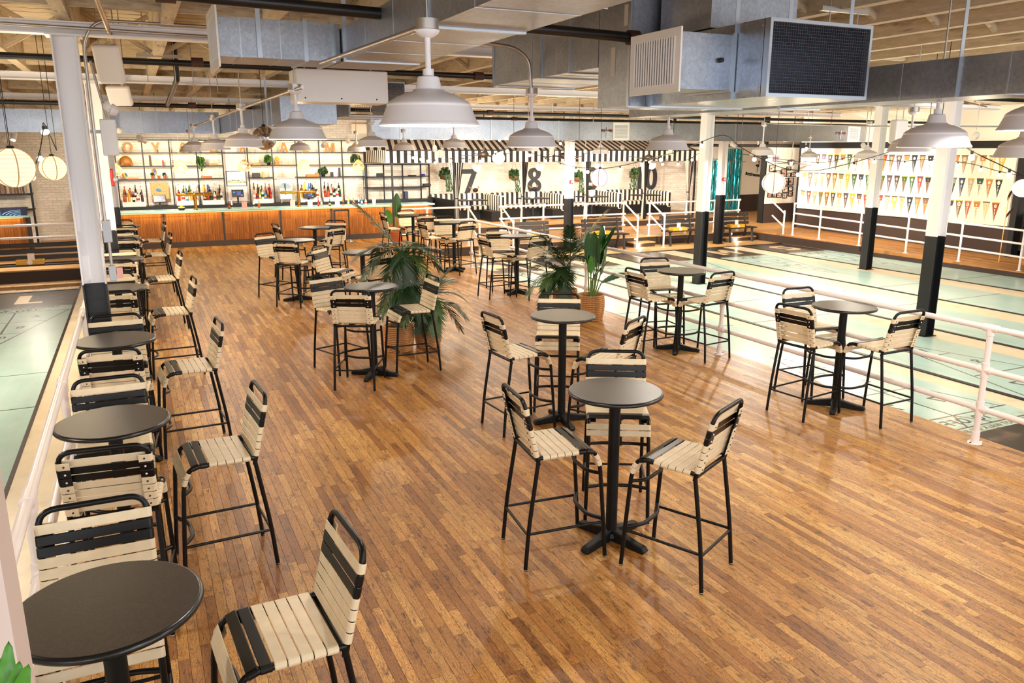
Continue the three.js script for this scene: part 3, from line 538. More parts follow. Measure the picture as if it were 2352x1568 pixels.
{
  const o = duct('air_duct', 'duct unit with black mesh behind the white heater box', 3.1, 3.98, 3.1, 3.6, -14.3, -12.4, 'z', [-12.45, -13.3], { open: 'z', hangers: [[3.2, -12.6], [3.8, -14]] });
  const w = []; for (let i = 0; i < 22; i++) w.push(box(0.004, 0.44, 0.003, -0.36 + i * 0.0362, 0.28, 0.963)); for (let i = 0; i < 13; i++) w.push(box(0.78, 0.004, 0.003, 0.02, 0.07 + i * 0.035, 0.965)); mesh('wire_mesh', w, M.wire, o).userData.kind = 'stuff';
}
{
  const o = duct('air_duct', 'long bright galvanized duct across the far right courts', 4.6, 18.9, 2.80, 3.22, -17.05, -16.6, 'x', [5.2, 7.3, 9.0, 10.9, 12.2, 14.2, 16.3, 18.2], { creases: range(4.6, 18.9, 34), mat: M.galvBright, hangers: [[6.5, -17.055], [10.2, -17.055], [14.8, -17.055], [18.0, -17.055]] });
  for (const [x, w] of [[10.7, 'middle'], [18.4, 'right end']]) {
    const g = thing('vent_grille', 'small white square grille on the far duct, ' + w, 'grille', [x, 3.01, -16.595]);
    mesh('frame', [box(0.46, 0.05, 0.012, 0, 0.18, 0.006), box(0.46, 0.05, 0.012, 0, -0.18, 0.006), box(0.05, 0.31, 0.012, -0.205, 0, 0.006), box(0.05, 0.31, 0.012, 0.205, 0, 0.006)], M.whiteGloss, g);
    for (let i = 0; i < 12; i++) mesh('louvre', box(0.37, 0.012, 0.01, 0, -0.15 + i * 0.0273, 0.004), M.whiteGloss, g);
  }
  for (const [x, w] of [[10.3, 'beside the middle grille'], [17.9, 'beside the right end grille']]) { const g = thing('red_valve', 'small red valve cluster on the far duct ' + w, 'valve', [x, 3.0, -16.612]); mesh('manifold', [rod([-0.12, 0, 0.03], [0.12, 0, 0.03], 0.02), rod([0, -0.14, 0.03], [0, 0.1, 0.03], 0.015)], M.seam, g); mesh('handle', [ball(0.035, -0.1, 0.02, 0.06, 8), ball(0.035, 0.1, 0.02, 0.06, 8)], std(0x8a3a2c, 0.6), g); }
}
// ---------- pipes and conduit ----------
M.pipeBlack = std(0x121214, 0.4); M.conduit = std(0xb9b2ac, 0.35, 0.8); M.rust = std(0x4a2c22, 0.7);
function pipe(label, pts, r, mat, rad = 0.12, name = 'pipe', fits = []) {
  const o = thing(name, label, 'pipe', [0, 0, 0]); mesh('run', tube(pts, r, rad, 10, 5), mat, o);
  for (const [p, d] of fits) mesh('coupling', rod([p[0] - d[0], p[1] - d[1], p[2] - d[2]], [p[0] + d[0], p[1] + d[1], p[2] + d[2]], r * 1.45, 12), M.rust, o);
  return o;
}
pipe('black sprinkler pipe across the ceiling behind the foreground duct', [[-9.4, 3.52, -9.6], [22, 3.44, -9.6]], 0.034, M.pipeBlack, 0.1, 'sprinkler_pipe', [[[0.75, 3.51, -9.6], [0.06, 0, 0]], [[4.05, 3.49, -9.6], [0.06, 0, 0]]]);
pipe('black sprinkler pipe across the ceiling above the middle tables', [[-9.4, 3.31, -14.6], [22, 3.25, -14.6]], 0.034, M.pipeBlack, 0.1, 'sprinkler_pipe', [[[1.0, 3.30, -14.6], [0.06, 0, 0]], [[6.4, 3.29, -14.6], [0.06, 0, 0]]]);
pipe('thick black pipe crossing the top of the foreground', [[-3, 3.47, -4.85], [3.24, 3.34, -4.85]], 0.034, M.pipeBlack, 0.1, 'sprinkler_pipe', [[[0.25, 3.402, -4.85], [0.05, 0, 0]], [[3.2, 3.341, -4.85], [0.04, 0, 0]]]);
pipe('black sprinkler pipe above the far right duct', [[3.5, 3.29, -17.3], [22, 3.26, -17.3]], 0.034, M.pipeBlack, 0.1, 'sprinkler_pipe', [[[8.2, 3.28, -17.3], [0.07, 0, 0]], [[12.6, 3.275, -17.3], [0.07, 0, 0]]]);
pipe('black pipe with a red fitting above the pennant wall', [[15, TOP, -20.3], [15, 2.72, -20.3], [22.5, 2.68, -20.3], [22.5, TOP, -20.3]], 0.05, M.pipeBlack, 0.1, 'sprinkler_pipe', []);
pipe('black standpipe dropping between the ceiling joists on the left', [[0.62, 4.1, -11.2], [0.62, 3.45, -11.2], [0.62, 3.3, -14.55]], 0.034, M.pipeBlack, 0.08, 'sprinkler_pipe');
pipe('silver conduit running left across the ceiling to the column', [[-5, 3.63, -7.9], [0.75, 3.57, -7.9]], 0.014, M.conduit, 0.1, 'conduit');
pipe('second silver conduit bending down beside the left column', [[0.8, 3.66, -7.95], [-0.15, 3.66, -7.95], [-0.27, 3.50, -7.98], [-0.27, 1.9, -7.99]], 0.014, M.conduit, 0.1, 'conduit');
pipe('brass toned conduit slanting from the ceiling past the left column', [[-0.18, 3.70, -4.4], [-0.02, 3.54, -9.4], [-0.02, 3.52, -17.5]], 0.02, std(0xb79a72, 0.35, 0.7), 0.2, 'conduit');
pipe('thin conduit linking the left row of pendant lamps', [[1.24, 3.13, -3.6], [1.24, 3.17, -5.7]], 0.014, M.conduit, 0.1, 'conduit');
pipe('thin conduit linking the farther left row of pendant lamps', [[1.24, 3.06, -6.4], [1.22, 3.06, -10.0], [1.18, 3.04, -13.2], [1.1, 3.0, -15.6]], 0.014, M.conduit, 0.1, 'conduit');
pipe('curved conduit bending down to the second lamp', [[2.3, 3.5, -6.47], [3.05, 3.44, -6.43], [3.19, 3.35, -6.43], [3.21, 3.12, -6.43]], 0.016, M.conduit, 0.2, 'conduit');
pipe('thin conduit linking the right hand row of pendant lamps', [[11.17, 3.08, -12.25], [12.78, 3.02, -11.16], [15, 3.0, -9.6]], 0.014, M.conduit, 0.1, 'conduit');
pipe('long conduit crossing above the right courts', [[5, 3.62, -6.6], [12, 3.62, -9.9], [19, 3.6, -13.2]], 0.018, std(0x8d7a62, 0.5, 0.4), 0.1, 'conduit');
for (const [x, z, w] of [[0.42, -10.6, 'left of the heater box'], [1.0, -11.8, 'behind the heater box'], [5.2, -4.9, 'above the right duct'], [5.9, -6.1, 'beside the right hanger rod']]) {   // strut trapezes under the joists
  const o = thing('strut_hanger', 'short steel strut channel hung under the joists ' + w, 'hanger', [x, 3.66, z]);
  mesh('channel', box(0.5, 0.035, 0.035), M.conduit, o); mesh('rod', [rod([-0.15, -0.3, 0], [-0.15, TOP - 3.66, 0], 0.006, 6), rod([0.15, -0.3, 0], [0.15, TOP - 3.66, 0], 0.006, 6)], M.conduit, o);
}
// ---------- white heaters and fittings under the ceiling ----------
function whiteBox(name, label, category, p, w, h, d, turn = 0, tilt = 0) {
  const o = thing(name, label, category, p, turn); const b = mesh('casing', rbox(w, h, d, 0.03), M.whiteGloss, o); b.rotation.x = tilt;
  mesh('hanger', [rod([-w * 0.3, h / 2 - 0.02, 0], [-w * 0.3, TOP - p[1], 0], 0.006, 6), rod([w * 0.3, h / 2 - 0.02, 0], [w * 0.3, TOP - p[1], 0], 0.006, 6)], M.conduit, o); return o;
}
{
  const o = thing('air_heater', 'long white heater box hanging behind the nearest lamp', 'heater', [1.77, 3.0, -7.45]);
  mesh('casing', rbox(0.82, 0.28, 0.34, 0.012, 0, 0.14, 0), M.whiteGloss, o);
  mesh('screw', [-0.34, -0.02, 0.3].map((x) => ball(0.007, x, 0.035, 0.17, 6)), M.black, o);
  mesh('hanger', [rod([-0.3, 0.27, 0], [-0.3, TOP - 3, 0], 0.006, 6), rod([0.3, 0.27, 0], [0.3, TOP - 3, 0], 0.006, 6)], M.conduit, o);
}
whiteBox('radiant_heater', 'white rounded heater panel tilted beside the left column', 'heater', [-0.10, 3.38, -8.75], 0.24, 0.36, 0.09, -0.25, 0.35);
whiteBox('radiant_heater', 'smaller white tilted panel above the left row of tables', 'heater', [-0.05, 3.20, -10.6], 0.26, 0.24, 0.07, -0.3, 0.5);
whiteBox('radiant_heater', 'white panel hanging over the right courts by the nearest lamp', 'heater', [9.6, 2.83, -7.9], 0.30, 0.32, 0.12, 0.2, 0);
// ---------- pendant lamps ----------
M.enamel = std(0xf1edf0, 0.35); M.enamelIn = std(0xffffff, 0.5);
const shadeOut = lathe([[0.230, 0], [0.2305, 0.006], [0.228, 0.013], [0.222, 0.018], [0.196, 0.082], [0.193, 0.086], [0.1955, 0.090], [0.1935, 0.096], [0.188, 0.100], [0.180, 0.108], [0.150, 0.126], [0.105, 0.144], [0.074, 0.152], [0.070, 0.160], [0.060, 0.163], [0.050, 0.212], [0.044, 0.218], [0.02, 0.22]], 44);
const shadeIn = lathe([[0.02, 0.205], [0.05, 0.15], [0.10, 0.138], [0.148, 0.120], [0.178, 0.102], [0.190, 0.090], [0.2195, 0.016], [0.2285, 0.001], [0.230, 0]], 44);
const bulbGeo = ball(0.042, 0, 0.075, 0, 14);
M.bulbOn = glow(rgb(LAMP.warm), 9);
function pendant(p, stem, label, rank) {
  const o = thing('pendant_lamp', label, 'lamp', p, 0, 'white barn pendant lamps');
  const s = mesh('shade', shadeOut, M.enamel, o); mesh('reflector', shadeIn, M.enamelIn, s);
  mesh('bulb', bulbGeo, M.bulbOn, o);
  mesh('hub', cyl(0.026, 0.026, 0.035, 0, 0.215, 0, 6), M.enamel, o);
  mesh('stem', rod([0, 0.245, 0], [0, stem, 0], 0.0135, 12), M.enamel, o);
  mesh('canopy', lathe([[0.012, -0.012], [0.03, -0.006], [0.048, 0.006], [0.056, 0.02], [0.054, 0.024], [0, 0.024]], 20, 0, stem, 0), M.enamel, o);
  mesh('junction_box', cyl(0.055, 0.055, 0.045, 0, stem + 0.024, 0, 8), M.conduit, o);
  mesh('drop_rod', rod([0, stem + 0.06, 0], [0, TOP - p[1], 0], 0.006, 6), M.conduit, o);
  pointLight(o, [0, 0.06, 0], rgb(LAMP.warm), p[0] > 9 || p[0] < -1 ? LAMP.court * (p[2] < -10 ? 2 : 1) : LAMP.pendant, 2);
  return o;
}
[
  [[1.27, 2.705, -3.6], 0.395, 'largest white barn pendant lamp hanging nearest the camera'],
  [[1.24, 2.675, -6.72], 0.36, 'white pendant lamp second in the left row before the heater'],
  [[1.21, 2.62, -9.97], 0.42, 'white pendant lamp third in the left row'], [[1.18, 2.59, -13.2], 0.44, 'white pendant lamp fourth in the left row'],
  [[1.06, 2.57, -15.6], 0.4, 'white pendant lamp fifth in the left row before the bar'], [[1.2, 2.54, -19.2], 0.4, 'white pendant lamp farthest in the left row before the bar'],
  [[3.215, 2.615, -6.43], 0.43, 'white pendant lamp under the curved conduit'], [[3.31, 2.63, -12.0], 0.33, 'white pendant lamp over the middle, right of the bar letters'], [[3.25, 2.57, -17.4], 0.33, 'white pendant lamp over the middle, close to the bar shelves'],
  [[5.29, 2.59, -7.27], 0.42, 'white pendant lamp over the right rail, third from the right edge'], [[5.33, 2.62, -13.8], 0.4, 'white pendant lamp hanging before the cabana number seven'], [[5.08, 2.575, -16.0], 0.35, 'white pendant lamp before the left end of the striped awning'],
  [[4.81, 2.54, -18.8], 0.4, 'small white pendant lamp before the shelf letters at the far right of the bar'], [[4.95, 2.61, -3.78], 0.42, 'large white pendant lamp near the right edge before a column'],
  [[7.03, 2.56, -14.2], 0.4, 'white pendant lamp behind the lamp with the curved conduit'], [[7.75, 2.57, -6.21], 0.4, 'white pendant lamp just behind the large right lamp'],
  [[11.17, 2.48, -12.25], 0.55, 'white pendant lamp over the right courts before the far duct'], [[16.4, 2.38, -16.2], 0.5, 'small white pendant lamp before the framed pictures'], [[12.78, 2.42, -11.16], 0.62, 'white pendant lamp on a long stem before the pennants'],
  [[11.0, 2.48, -18.0], 0.4, 'small pale pendant lamp before the cabana number nine'], [[5.04, 2.71, -3.14], 0.4, 'white pendant lamp cut by the right edge of view, upper one'], [[6.57, 2.53, -4.18], 0.4, 'white pendant lamp cut by the right edge of view, lower one'],
  [[1.27, 2.70, -0.35], 0.4, 'white pendant lamp directly over the viewpoint'], [[3.29, 2.70, -1.1], 0.4, 'white pendant lamp over the front of the oak floor'], [[9.6, 2.6, -2.4], 0.4, 'white pendant lamp over the near end of the right courts'],
  [[14.6, 2.5, -5.5], 0.4, 'white pendant lamp over the far right courts'], [[-2.6, 2.6, -4.4], 0.4, 'white pendant lamp over the left courts'], [[-2.6, 2.6, -11.2], 0.4, 'white pendant lamp farther over the left courts'],
].forEach((a) => pendant(...a));
// ---------- bar counter ----------
const BZ = -23.1;
const caneTex = dataTex(512, 512, (u, v) => {        // split cane panel, 1 m square: upright stalks in three staggered courses, each stalk its own tone
  const c = Math.floor(v * 3), n = 104, x = u * n + hash(c, 3) * 0.5, i = Math.floor(x), t = hash(i % n, c * 7 + 1), s = vnoise(u * 400, v * 20, 400, 20);
  const k = 0.72 + 0.36 * t + 0.14 * (s - 0.5); return [176 * k, 106 * k * (0.93 + 0.12 * t), 43 * k]; });
const caneBump = dataTex(512, 512, (u, v) => { const c = Math.floor(v * 3), x = u * 104 + hash(c, 3) * 0.5, f = x - Math.floor(x), k = 255 * (1 - Math.pow(Math.abs(f - 0.5) * 2, 2)); return [k, k, k]; }, false);
M.cane = std(0xffffff, 0.5, 0, { map: caneTex, bumpMap: caneBump, bumpScale: 0.006 });
M.teal = std(0x9cc6bd, 0.22); M.navy = std(0x0c1219, 0.5); M.iron = std(0x3a3b3d, 0.5, 0.3);
M.ledWarm = glow(new THREE.Color(1, 0.68, 0.22), 5); M.ledShelf = glow(new THREE.Color(1, 0.86, 0.5), 3.5); M.ledCool = glow(new THREE.Color(1, 0.93, 0.85), 3.5);
function strip(parent, len, x, y, z, color, power, faceDown = true) {     // LED strip: glowing bar and an area light just under it
  const l = new THREE.RectAreaLight(color, power, len, 0.03); l.position.set(x, y - 0.014, z); l.rotation.x = -Math.PI / 2; l.castShadow = true; parent.add(l); return l;
}
{
  const x0 = -0.62, x1 = 8.25;
  const o = thing('bar_counter', 'long bar counter with cane front and pale teal top', 'bar', [(x0 + x1) / 2, 0, BZ - 0.35]); const cx = (x0 + x1) / 2, zf = 0.35;
  mesh('counter_top', rbox(x1 - x0, 0.05, 0.80, 0.012, 0, 0.965, -0.02), M.teal, o);
  mesh('carcass', box(x1 - x0 - 0.1, 0.94, 0.5, 0, 0.47, -0.02), M.darkBrown, o);
  const divs = [x0 + 0.02, 0.62, 2.12, 3.66, 5.1, 6.7, x1 - 0.04];
  for (let i = 0; i < divs.length - 1; i++) { const a = divs[i], b = divs[i + 1]; mesh('cane_panel', uvBy(box2(a - cx + 0.02, b - cx - 0.02, 0.14, 0.93, 0.23, 0.26), (x, y) => [x + i * 0.37, y]), M.cane, o); }
  divs.forEach((a) => mesh('divider', box(0.05, 0.80, 0.045, a - cx, 0.535, 0.245), M.iron, o));
  mesh('kick_plate', box(x1 - x0 - 0.05, 0.15, 0.06, 0, 0.075, 0.25), std(0x42362f, 0.6), o);
  mesh('led_strip', box(x1 - x0 - 0.4, 0.012, 0.016, 0, 0.932, 0.315), M.ledWarm, o);
  for (let i = 0; i < 6; i++) { const w = divs[i + 1] - divs[i]; strip(o, w - 0.1, (divs[i] + divs[i + 1]) / 2 - cx, 0.935, 0.315, new THREE.Color(1, 0.66, 0.2), LAMP.led * 5.5); }
  // second counter far left with the record desk
  const l = thing('bar_counter', 'short cane fronted counter far left with the blue record desk', 'bar', [-4.4, PY, BZ - 0.35]);
  mesh('counter_top', rbox(3.9, 0.05, 0.8, 0.012, 0, 0.915, -0.02), M.teal, l); mesh('carcass', box(3.8, 0.89, 0.5, 0, 0.445, -0.02), M.darkBrown, l);
  for (const [a, b] of [[-1.9, -0.75], [-0.7, 1.05], [1.1, 1.85]]) mesh('cane_panel', uvBy(box2(a, b, 0.1, 0.88, 0.23, 0.26), (x, y) => [x, y]), M.cane, l);
  for (const a of [-0.72, 1.08, 1.88]) mesh('divider', box(0.05, 0.80, 0.045, a, 0.48, 0.245), M.iron, l);
  mesh('led_strip', box(3.6, 0.012, 0.016, 0, 0.882, 0.315), M.ledWarm, l); strip(l, 3.5, 0, 0.885, 0.315, new THREE.Color(1, 0.66, 0.2), LAMP.led * 5.5);
}
// ---------- shelving behind the bar ----------
const SZ = -25.2, SY = [1.0, 1.745, 2.11, 2.485, 2.845];
{
  const X = (k) => -0.41 + 0.71 * k;
  const o = thing('bar_shelving', 'tall black frame shelving behind the bar with glowing back', 'shelving', [3.1, 0, SZ - 0.2]); const cx = 3.1;
  for (let k = 0; k <= 10; k++) mesh('upright', box(0.034, 2.87, 0.034, X(k) - cx, 1.435, 0.18), M.navy, o);
  for (const y of [SY[3], SY[4]]) mesh('shelf_board', box(7.14, 0.03, 0.36, 3.14 - cx, y, 0.02), M.navy, o);
  for (const [a, b] of [[0, 4], [5, 10]]) mesh('shelf_board', box(X(b) - X(a), 0.03, 0.36, (X(a) + X(b)) / 2 - cx, SY[2], 0.02), M.navy, o);
  for (const [a, b] of [[0, 4], [5, 6], [7, 10]]) mesh('shelf_board', box(X(b) - X(a), 0.03, 0.36, (X(a) + X(b)) / 2 - cx, SY[1], 0.02), M.navy, o);
  mesh('back_panel', uvBy(box(7.2, 2.9, 0.04, 3.14 - cx, 1.45, -0.22), (x, y) => [x, y]), M.brick, o);
  mesh('blank_panel', box(0.67, 1.75, 0.02, X(4.5) - cx, 1.95, 0.05), std(0xe9dcd8, 0.6), o);
  mesh('back_counter', box(7.2, 0.16, 0.6, 3.14 - cx, 0.92, 0.12), M.navy, o); mesh('base_cabinet', box(7.2, 0.84, 0.55, 3.14 - cx, 0.42, 0.10), M.darkBrown, o);
  for (const [y, mat, col] of [[SY[4], M.ledShelf, [1, 0.85, 0.48]], [SY[3], M.ledShelf, [1, 0.86, 0.52]], [SY[2], M.ledShelf, [1, 0.9, 0.7]], [SY[1], M.ledCool, [1, 0.94, 0.88]]]) {
    mesh('led_strip', box(7.0, 0.010, 0.016, 3.14 - cx, y - 0.021, -0.10), mat, o); strip(o, 7.0, 3.14 - cx, y - 0.024, -0.10, new THREE.Color(...col), LAMP.led * 2.3);
  }
  const r = thing('bar_shelving', 'lower black frame shelving at the right end of the bar', 'shelving', [7.78, 0, SZ - 0.2]);
  for (const x of [6.74, 7.30, 7.93, 8.55, 8.84]) mesh('upright', box(0.04, 2.12, 0.04, x - 7.78, 1.06, 0.18), M.navy, r);
  for (const y of [1.385, 1.725, 2.11]) mesh('shelf_board', box(2.14, 0.03, 0.36, 0.01, y, 0.02), M.navy, r);
  mesh('back_panel', uvBy(box(2.14, 2.15, 0.04, 0.01, 1.075, -0.22), (x, y) => [x, y]), M.brick, r);
  mesh('back_counter', box(2.14, 0.16, 0.6, 0.01, 0.92, 0.12), M.navy, r); mesh('base_cabinet', box(2.14, 0.84, 0.55, 0.01, 0.42, 0.10), M.darkBrown, r);
  mesh('led_strip', box(2.0, 0.010, 0.016, 0.01, 2.089, -0.10), M.ledCool, r); strip(r, 2.0, 0.01, 2.086, -0.10, new THREE.Color(1, 0.93, 0.85), LAMP.led * 2.2);
  const l = thing('bar_shelving', 'black frame shelving far left holding rows of records', 'shelving', [-4.4, PY, SZ - 0.2]);
  for (const x of [-5.9, -4.75, -3.7, -2.55]) mesh('upright', box(0.05, 2.3, 0.05, x + 4.4, 1.15, 0.18), M.navy, l);
  for (const y of [0.95, 1.36, 1.74, 2.2]) mesh('shelf_board', box(3.4, 0.035, 0.36, 0.17, y, 0.02), M.navy, l);
  mesh('back_panel', uvBy(box(3.4, 2.3, 0.04, 0.17, 1.15, -0.22), (x, y) => [x, y]), M.brick, l); strip(l, 3.2, 0.17, 2.17, -0.08, new THREE.Color(1, 0.9, 0.75), LAMP.led * 2.5); mesh('led_strip', box(3.2, 0.01, 0.016, 0.17, 2.175, -0.08), M.ledShelf, l);
}
// gold letters along the top shelf
M.gold = std(0xb07328, 0.5, 0.1);
[['O', 294], ['Y', 357], ['A', 420], ['L', 488], ['P', 558], ['A', 652], ['L', 703], ['M', 758], ['S', 815]].forEach(([c, u], i) => {
  const x = onZ(u, 340, SZ).x; const m = mesh('gold_letter', textGeo(c, 0.28, 0.04), M.gold); m.position.set(x, SY[3] + 0.015, SZ - 0.02);
  tag(m, 'gold letter ' + c + ' on the top bar shelf, ' + ORD[i] + ' from the left', 'letter', 'gold letters above the bar');
});
// ---------- bottles and bar ware ----------
const bottleGeos = [
  lathe([[0, 0], [0.036, 0], [0.038, 0.006], [0.038, 0.17], [0.034, 0.19], [0.016, 0.215], [0.013, 0.225], [0.013, 0.285]], 14),
  lathe([[0, 0], [0.044, 0], [0.046, 0.008], [0.046, 0.12], [0.040, 0.15], [0.018, 0.175], [0.014, 0.185], [0.014, 0.235]], 14),
  lathe([[0, 0], [0.034, 0], [0.036, 0.006], [0.033, 0.12], [0.030, 0.19], [0.014, 0.24], [0.0125, 0.25], [0.0125, 0.32]], 14),
];
const capGeos = [cyl(0.015, 0.015, 0.03, 0, 0.283, 0, 10), cyl(0.017, 0.017, 0.03, 0, 0.233, 0, 10), cyl(0.015, 0.015, 0.03, 0, 0.318, 0, 10)];
const labelGeos = [cyl(0.0386, 0.0386, 0.075, 0, 0.06, 0, 14), cyl(0.0466, 0.0466, 0.06, 0, 0.045, 0, 14), cyl(0.0368, 0.0352, 0.075, 0, 0.05, 0, 14)];
const glassOf = {}; const glassMat = (name, hex) => glassOf[name] || (glassOf[name] = new THREE.MeshPhysicalMaterial({ color: hex, roughness: 0.08, clearcoat: 0.4 }));
const TINT = { amber: 0xa8621c, clear: 0xd9dcd8, green: 0x1f5a2c, brown: 0x4a2a16, red: 0xa5232a, blue: 0x2f7fc0, dark: 0x1d211c, yellow: 0xd9a93a, pink: 0xd68a86, lime: 0x9bbf3a };
const LBL = [std(0xeee2cc, 0.7), std(0x2a2a2e, 0.7), std(0xc9a04a, 0.6), std(0xb8392e, 0.7)];
function bottle(x, y, z, tint, kind, label, s = 1) {
  const o = thing('bottle', label, 'bottle', [x, y, z], 0, 'bottles behind the bar'); o.scale.setScalar(s);
  mesh('glass_body', bottleGeos[kind], glassMat(tint, TINT[tint]), o); mesh('cap', capGeos[kind], [M.black, M.gold, LBL[3]][(kind + tint.length) % 3], o); mesh('paper_label', labelGeos[kind], LBL[(tint.length + kind * 2) % 4], o);
}
M.riser = std(0xfff4e6, 0.4);
const X = (k) => -0.41 + 0.71 * k;
const rows = { 0: ['amber,amber,dark,clear', 'amber,yellow,dark,clear,brown'], 2: ['clear,green,dark,clear', 'red,clear,blue,yellow,clear'], 3: ['yellow,dark,clear,brown', 'dark,red,green,clear,amber,clear'], 5: ['dark,brown,green,amber,red', 'pink,red,lime,clear,blue,amber,red'], 7: ['green,clear,blue,dark,clear', 'yellow,amber,clear,lime,green,clear'], 8: ['dark,brown,amber,clear,dark', 'red,amber,clear,dark,clear,green'] };
for (const [k, [back, front]] of Object.entries(rows)) {
  const bay = ORD[k] + ' shelf bay from the left'; const xc = X(+k + 0.5);
  const r = mesh('bottle_riser', [box(0.6, 0.26, 0.10, 0, 0.13, -0.10), box(0.6, 0.13, 0.11, 0, 0.065, 0.005)], M.riser); r.position.set(xc, 1.0, SZ - 0.02); tag(r, 'white stepped bottle riser in the ' + bay, 'riser', 'bottle risers');
  [[back, 1.26, -0.12], [front, 1.13, -0.015]].forEach(([s, y, dz], t) => { const a = s.split(','); a.forEach((c, i) => bottle(xc + (i - (a.length - 1) / 2) * 0.56 / a.length, y, SZ + dz, c, (i + t + +k) % 3, c + ' bottle, ' + ORD[i] + ' from left, ' + (t ? 'front' : 'back') + ' row, ' + bay, 1)); });
}
// glasses on the lower right shelves
const glassClear = new THREE.MeshPhysicalMaterial({ color: 0xffffff, roughness: 0.05, transmission: 0.9, thickness: 0 });
const tumbler = lathe([[0, 0], [0.03, 0], [0.037, 0.13], [0.034, 0.13], [0.028, 0.006], [0, 0.006]], 12);
for (const [b, x0, n] of [['left', 7.38, 7], ['right', 8.0, 8]]) for (let i = 0; i < n; i++) { const m = mesh('tumbler', tumbler, glassClear); m.position.set(x0 + i * 0.072, 1.40, SZ - 0.12); tag(m, 'clear tumbler, ' + ORD[i] + ' from left in the ' + b + ' glass row', 'glass', 'tumblers on the right shelving'); }
// things on the upper shelves: [name, label, category, u, shelf, parts]
const leafSmall = std(0x4f7a2c, 0.6, 0, { side: THREE.DoubleSide }), leafDark = std(0x2c4a22, 0.6, 0, { side: THREE.DoubleSide }), terracotta = std(0xb5623a, 0.8);
function bush(r, n, w, droop = 0) { const g = []; for (let i = 0; i < n; i++) { const a = rnd() * 6.28, b = rr(-0.4, 1.2), d = V(Math.cos(a) * Math.cos(b), Math.sin(b), Math.sin(a) * Math.cos(b)); const q = d.clone().multiplyScalar(r * rr(0.5, 1)); q.y -= droop * rnd() * Math.max(0, rnd() - 0.2); const t = new THREE.PlaneGeometry(w, w * 1.5); t.rotateX(rr(-1.2, 0.6)); t.rotateY(rr(0, 6.28)); t.translate(q.x, q.y, q.z); g.push(t); } return g; }
const shelfPlant = (u, y, label, mat, droop, r = 0.13) => { const x = onZ(u, 380, SZ).x; const o = thing('shelf_plant', label, 'plant', [x, y + 0.015, SZ - 0.05], 0, 'plants on the bar shelves'); mesh('pot', lathe([[0, 0], [0.05, 0], [0.065, 0.1], [0.058, 0.1], [0.05, 0.02], [0, 0.02]], 14), M.black, o); const f = mesh('foliage', bush(r, 110, 0.05, droop), mat, o); f.position.y = 0.16; };
shelfPlant(461, SY[2], 'bright green trailing plant on the bar shelf under the lamps', leafSmall, 0.5); shelfPlant(618, SY[2], 'round leafy plant on the bar shelf left of the yellow flower box', leafSmall, 0.1); shelfPlant(818, SY[2], 'dark leafy plant at the right end of the upper bar shelf', leafDark, 0.1, 0.17); shelfPlant(742, SY[1], 'dark climbing plant on the middle bar shelf', leafDark, 0.05, 0.15);
for (const [u, w] of [[350.5, 'left'], [365, 'middle'], [378, 'right']]) { const x = onZ(u, 405, SZ).x; const o = thing('small_pot', 'small terracotta pot, ' + w + ' of three on the bar shelf', 'pot', [x, SY[1] + 0.015, SZ]); mesh('pot', lathe([[0, 0], [0.03, 0], [0.042, 0.085], [0.048, 0.085], [0.048, 0.1], [0.036, 0.1], [0.026, 0.02], [0, 0.02]], 14), terracotta, o); if (w !== 'middle') { const f = mesh('sprout', bush(0.05, 24, 0.035), leafDark, o); f.position.y = 0.13; } }
const sbox = (name, label, cat, u, y, w, h, d, hex, dz = 0) => { const m = mesh(name, rbox(w, h, d, Math.min(w, h, d) * 0.12, 0, h / 2, 0, 1), std(hex, 0.6)); m.position.set(onZ(u, 380, SZ).x, y + 0.0155, SZ + dz); return tag(m, label, cat); };
{ const m = mesh('carved_mask', [lathe([[0, 0], [0.12, 0.02], [0.17, 0.10], [0.15, 0.2], [0.08, 0.27], [0, 0.29]], 18), ball(0.05, 0.14, 0.05, 0.05, 10), ball(0.05, -0.1, 0.06, 0.12, 10)], M.gold); m.position.set(onZ(281, 365, SZ).x + 0.08, SY[2] + 0.016, SZ - 0.02); m.scale.z = 0.55; tag(m, 'round carved gold ornament at the left end of the upper shelf', 'ornament'); }
{ const o = thing('flower_box', 'yellow flower in a wooden box on the upper bar shelf', 'ornament', [onZ(636, 370, SZ).x, SY[2] + 0.016, SZ]); mesh('box', box(0.13, 0.11, 0.1, 0, 0.055, 0), std(0xb5813e, 0.7), o); const f = mesh('flower', ball(0.065, 0, 0, 0, 12), std(0xe8bf1e, 0.6), o); f.position.set(0.01, 0.19, 0); mesh('stem', rod([0, 0.1, 0], [0.01, 0.15, 0], 0.008, 6), leafDark, o); }
sbox('tap_trophy', 'tall wooden tap trophy on the upper shelf', 'ornament', 346, SY[2], 0.055, 0.3, 0.05, 0x5a3c22); sbox('red_bottle_box', 'slim red box on the upper shelf left part', 'box', 375, SY[2], 0.045, 0.16, 0.05, 0xb03028);
sbox('orange_box_row', 'low orange snack row on the middle shelf behind the rattan lamp', 'boxes', 713, SY[1], 0.30, 0.075, 0.14, 0xd9792c); sbox('orange_box_row', 'low orange row of cars on the middle shelf by the trailing plant', 'boxes', 472, SY[1], 0.30, 0.07, 0.12, 0xcf7a44); sbox('orange_box_row', 'low row of orange figures on the middle shelf far left', 'boxes', 302, SY[1], 0.30, 0.05, 0.1, 0xd28a54);
sbox('orange_figure_row', 'row of small orange figures on the upper shelf beside the plant', 'figures', 490, SY[2], 0.24, 0.06, 0.1, 0xd98a50); sbox('orange_figure_row', 'row of small orange figures on the upper shelf left of the leafy plant', 'figures', 589, SY[2], 0.24, 0.06, 0.1, 0xd9955a);
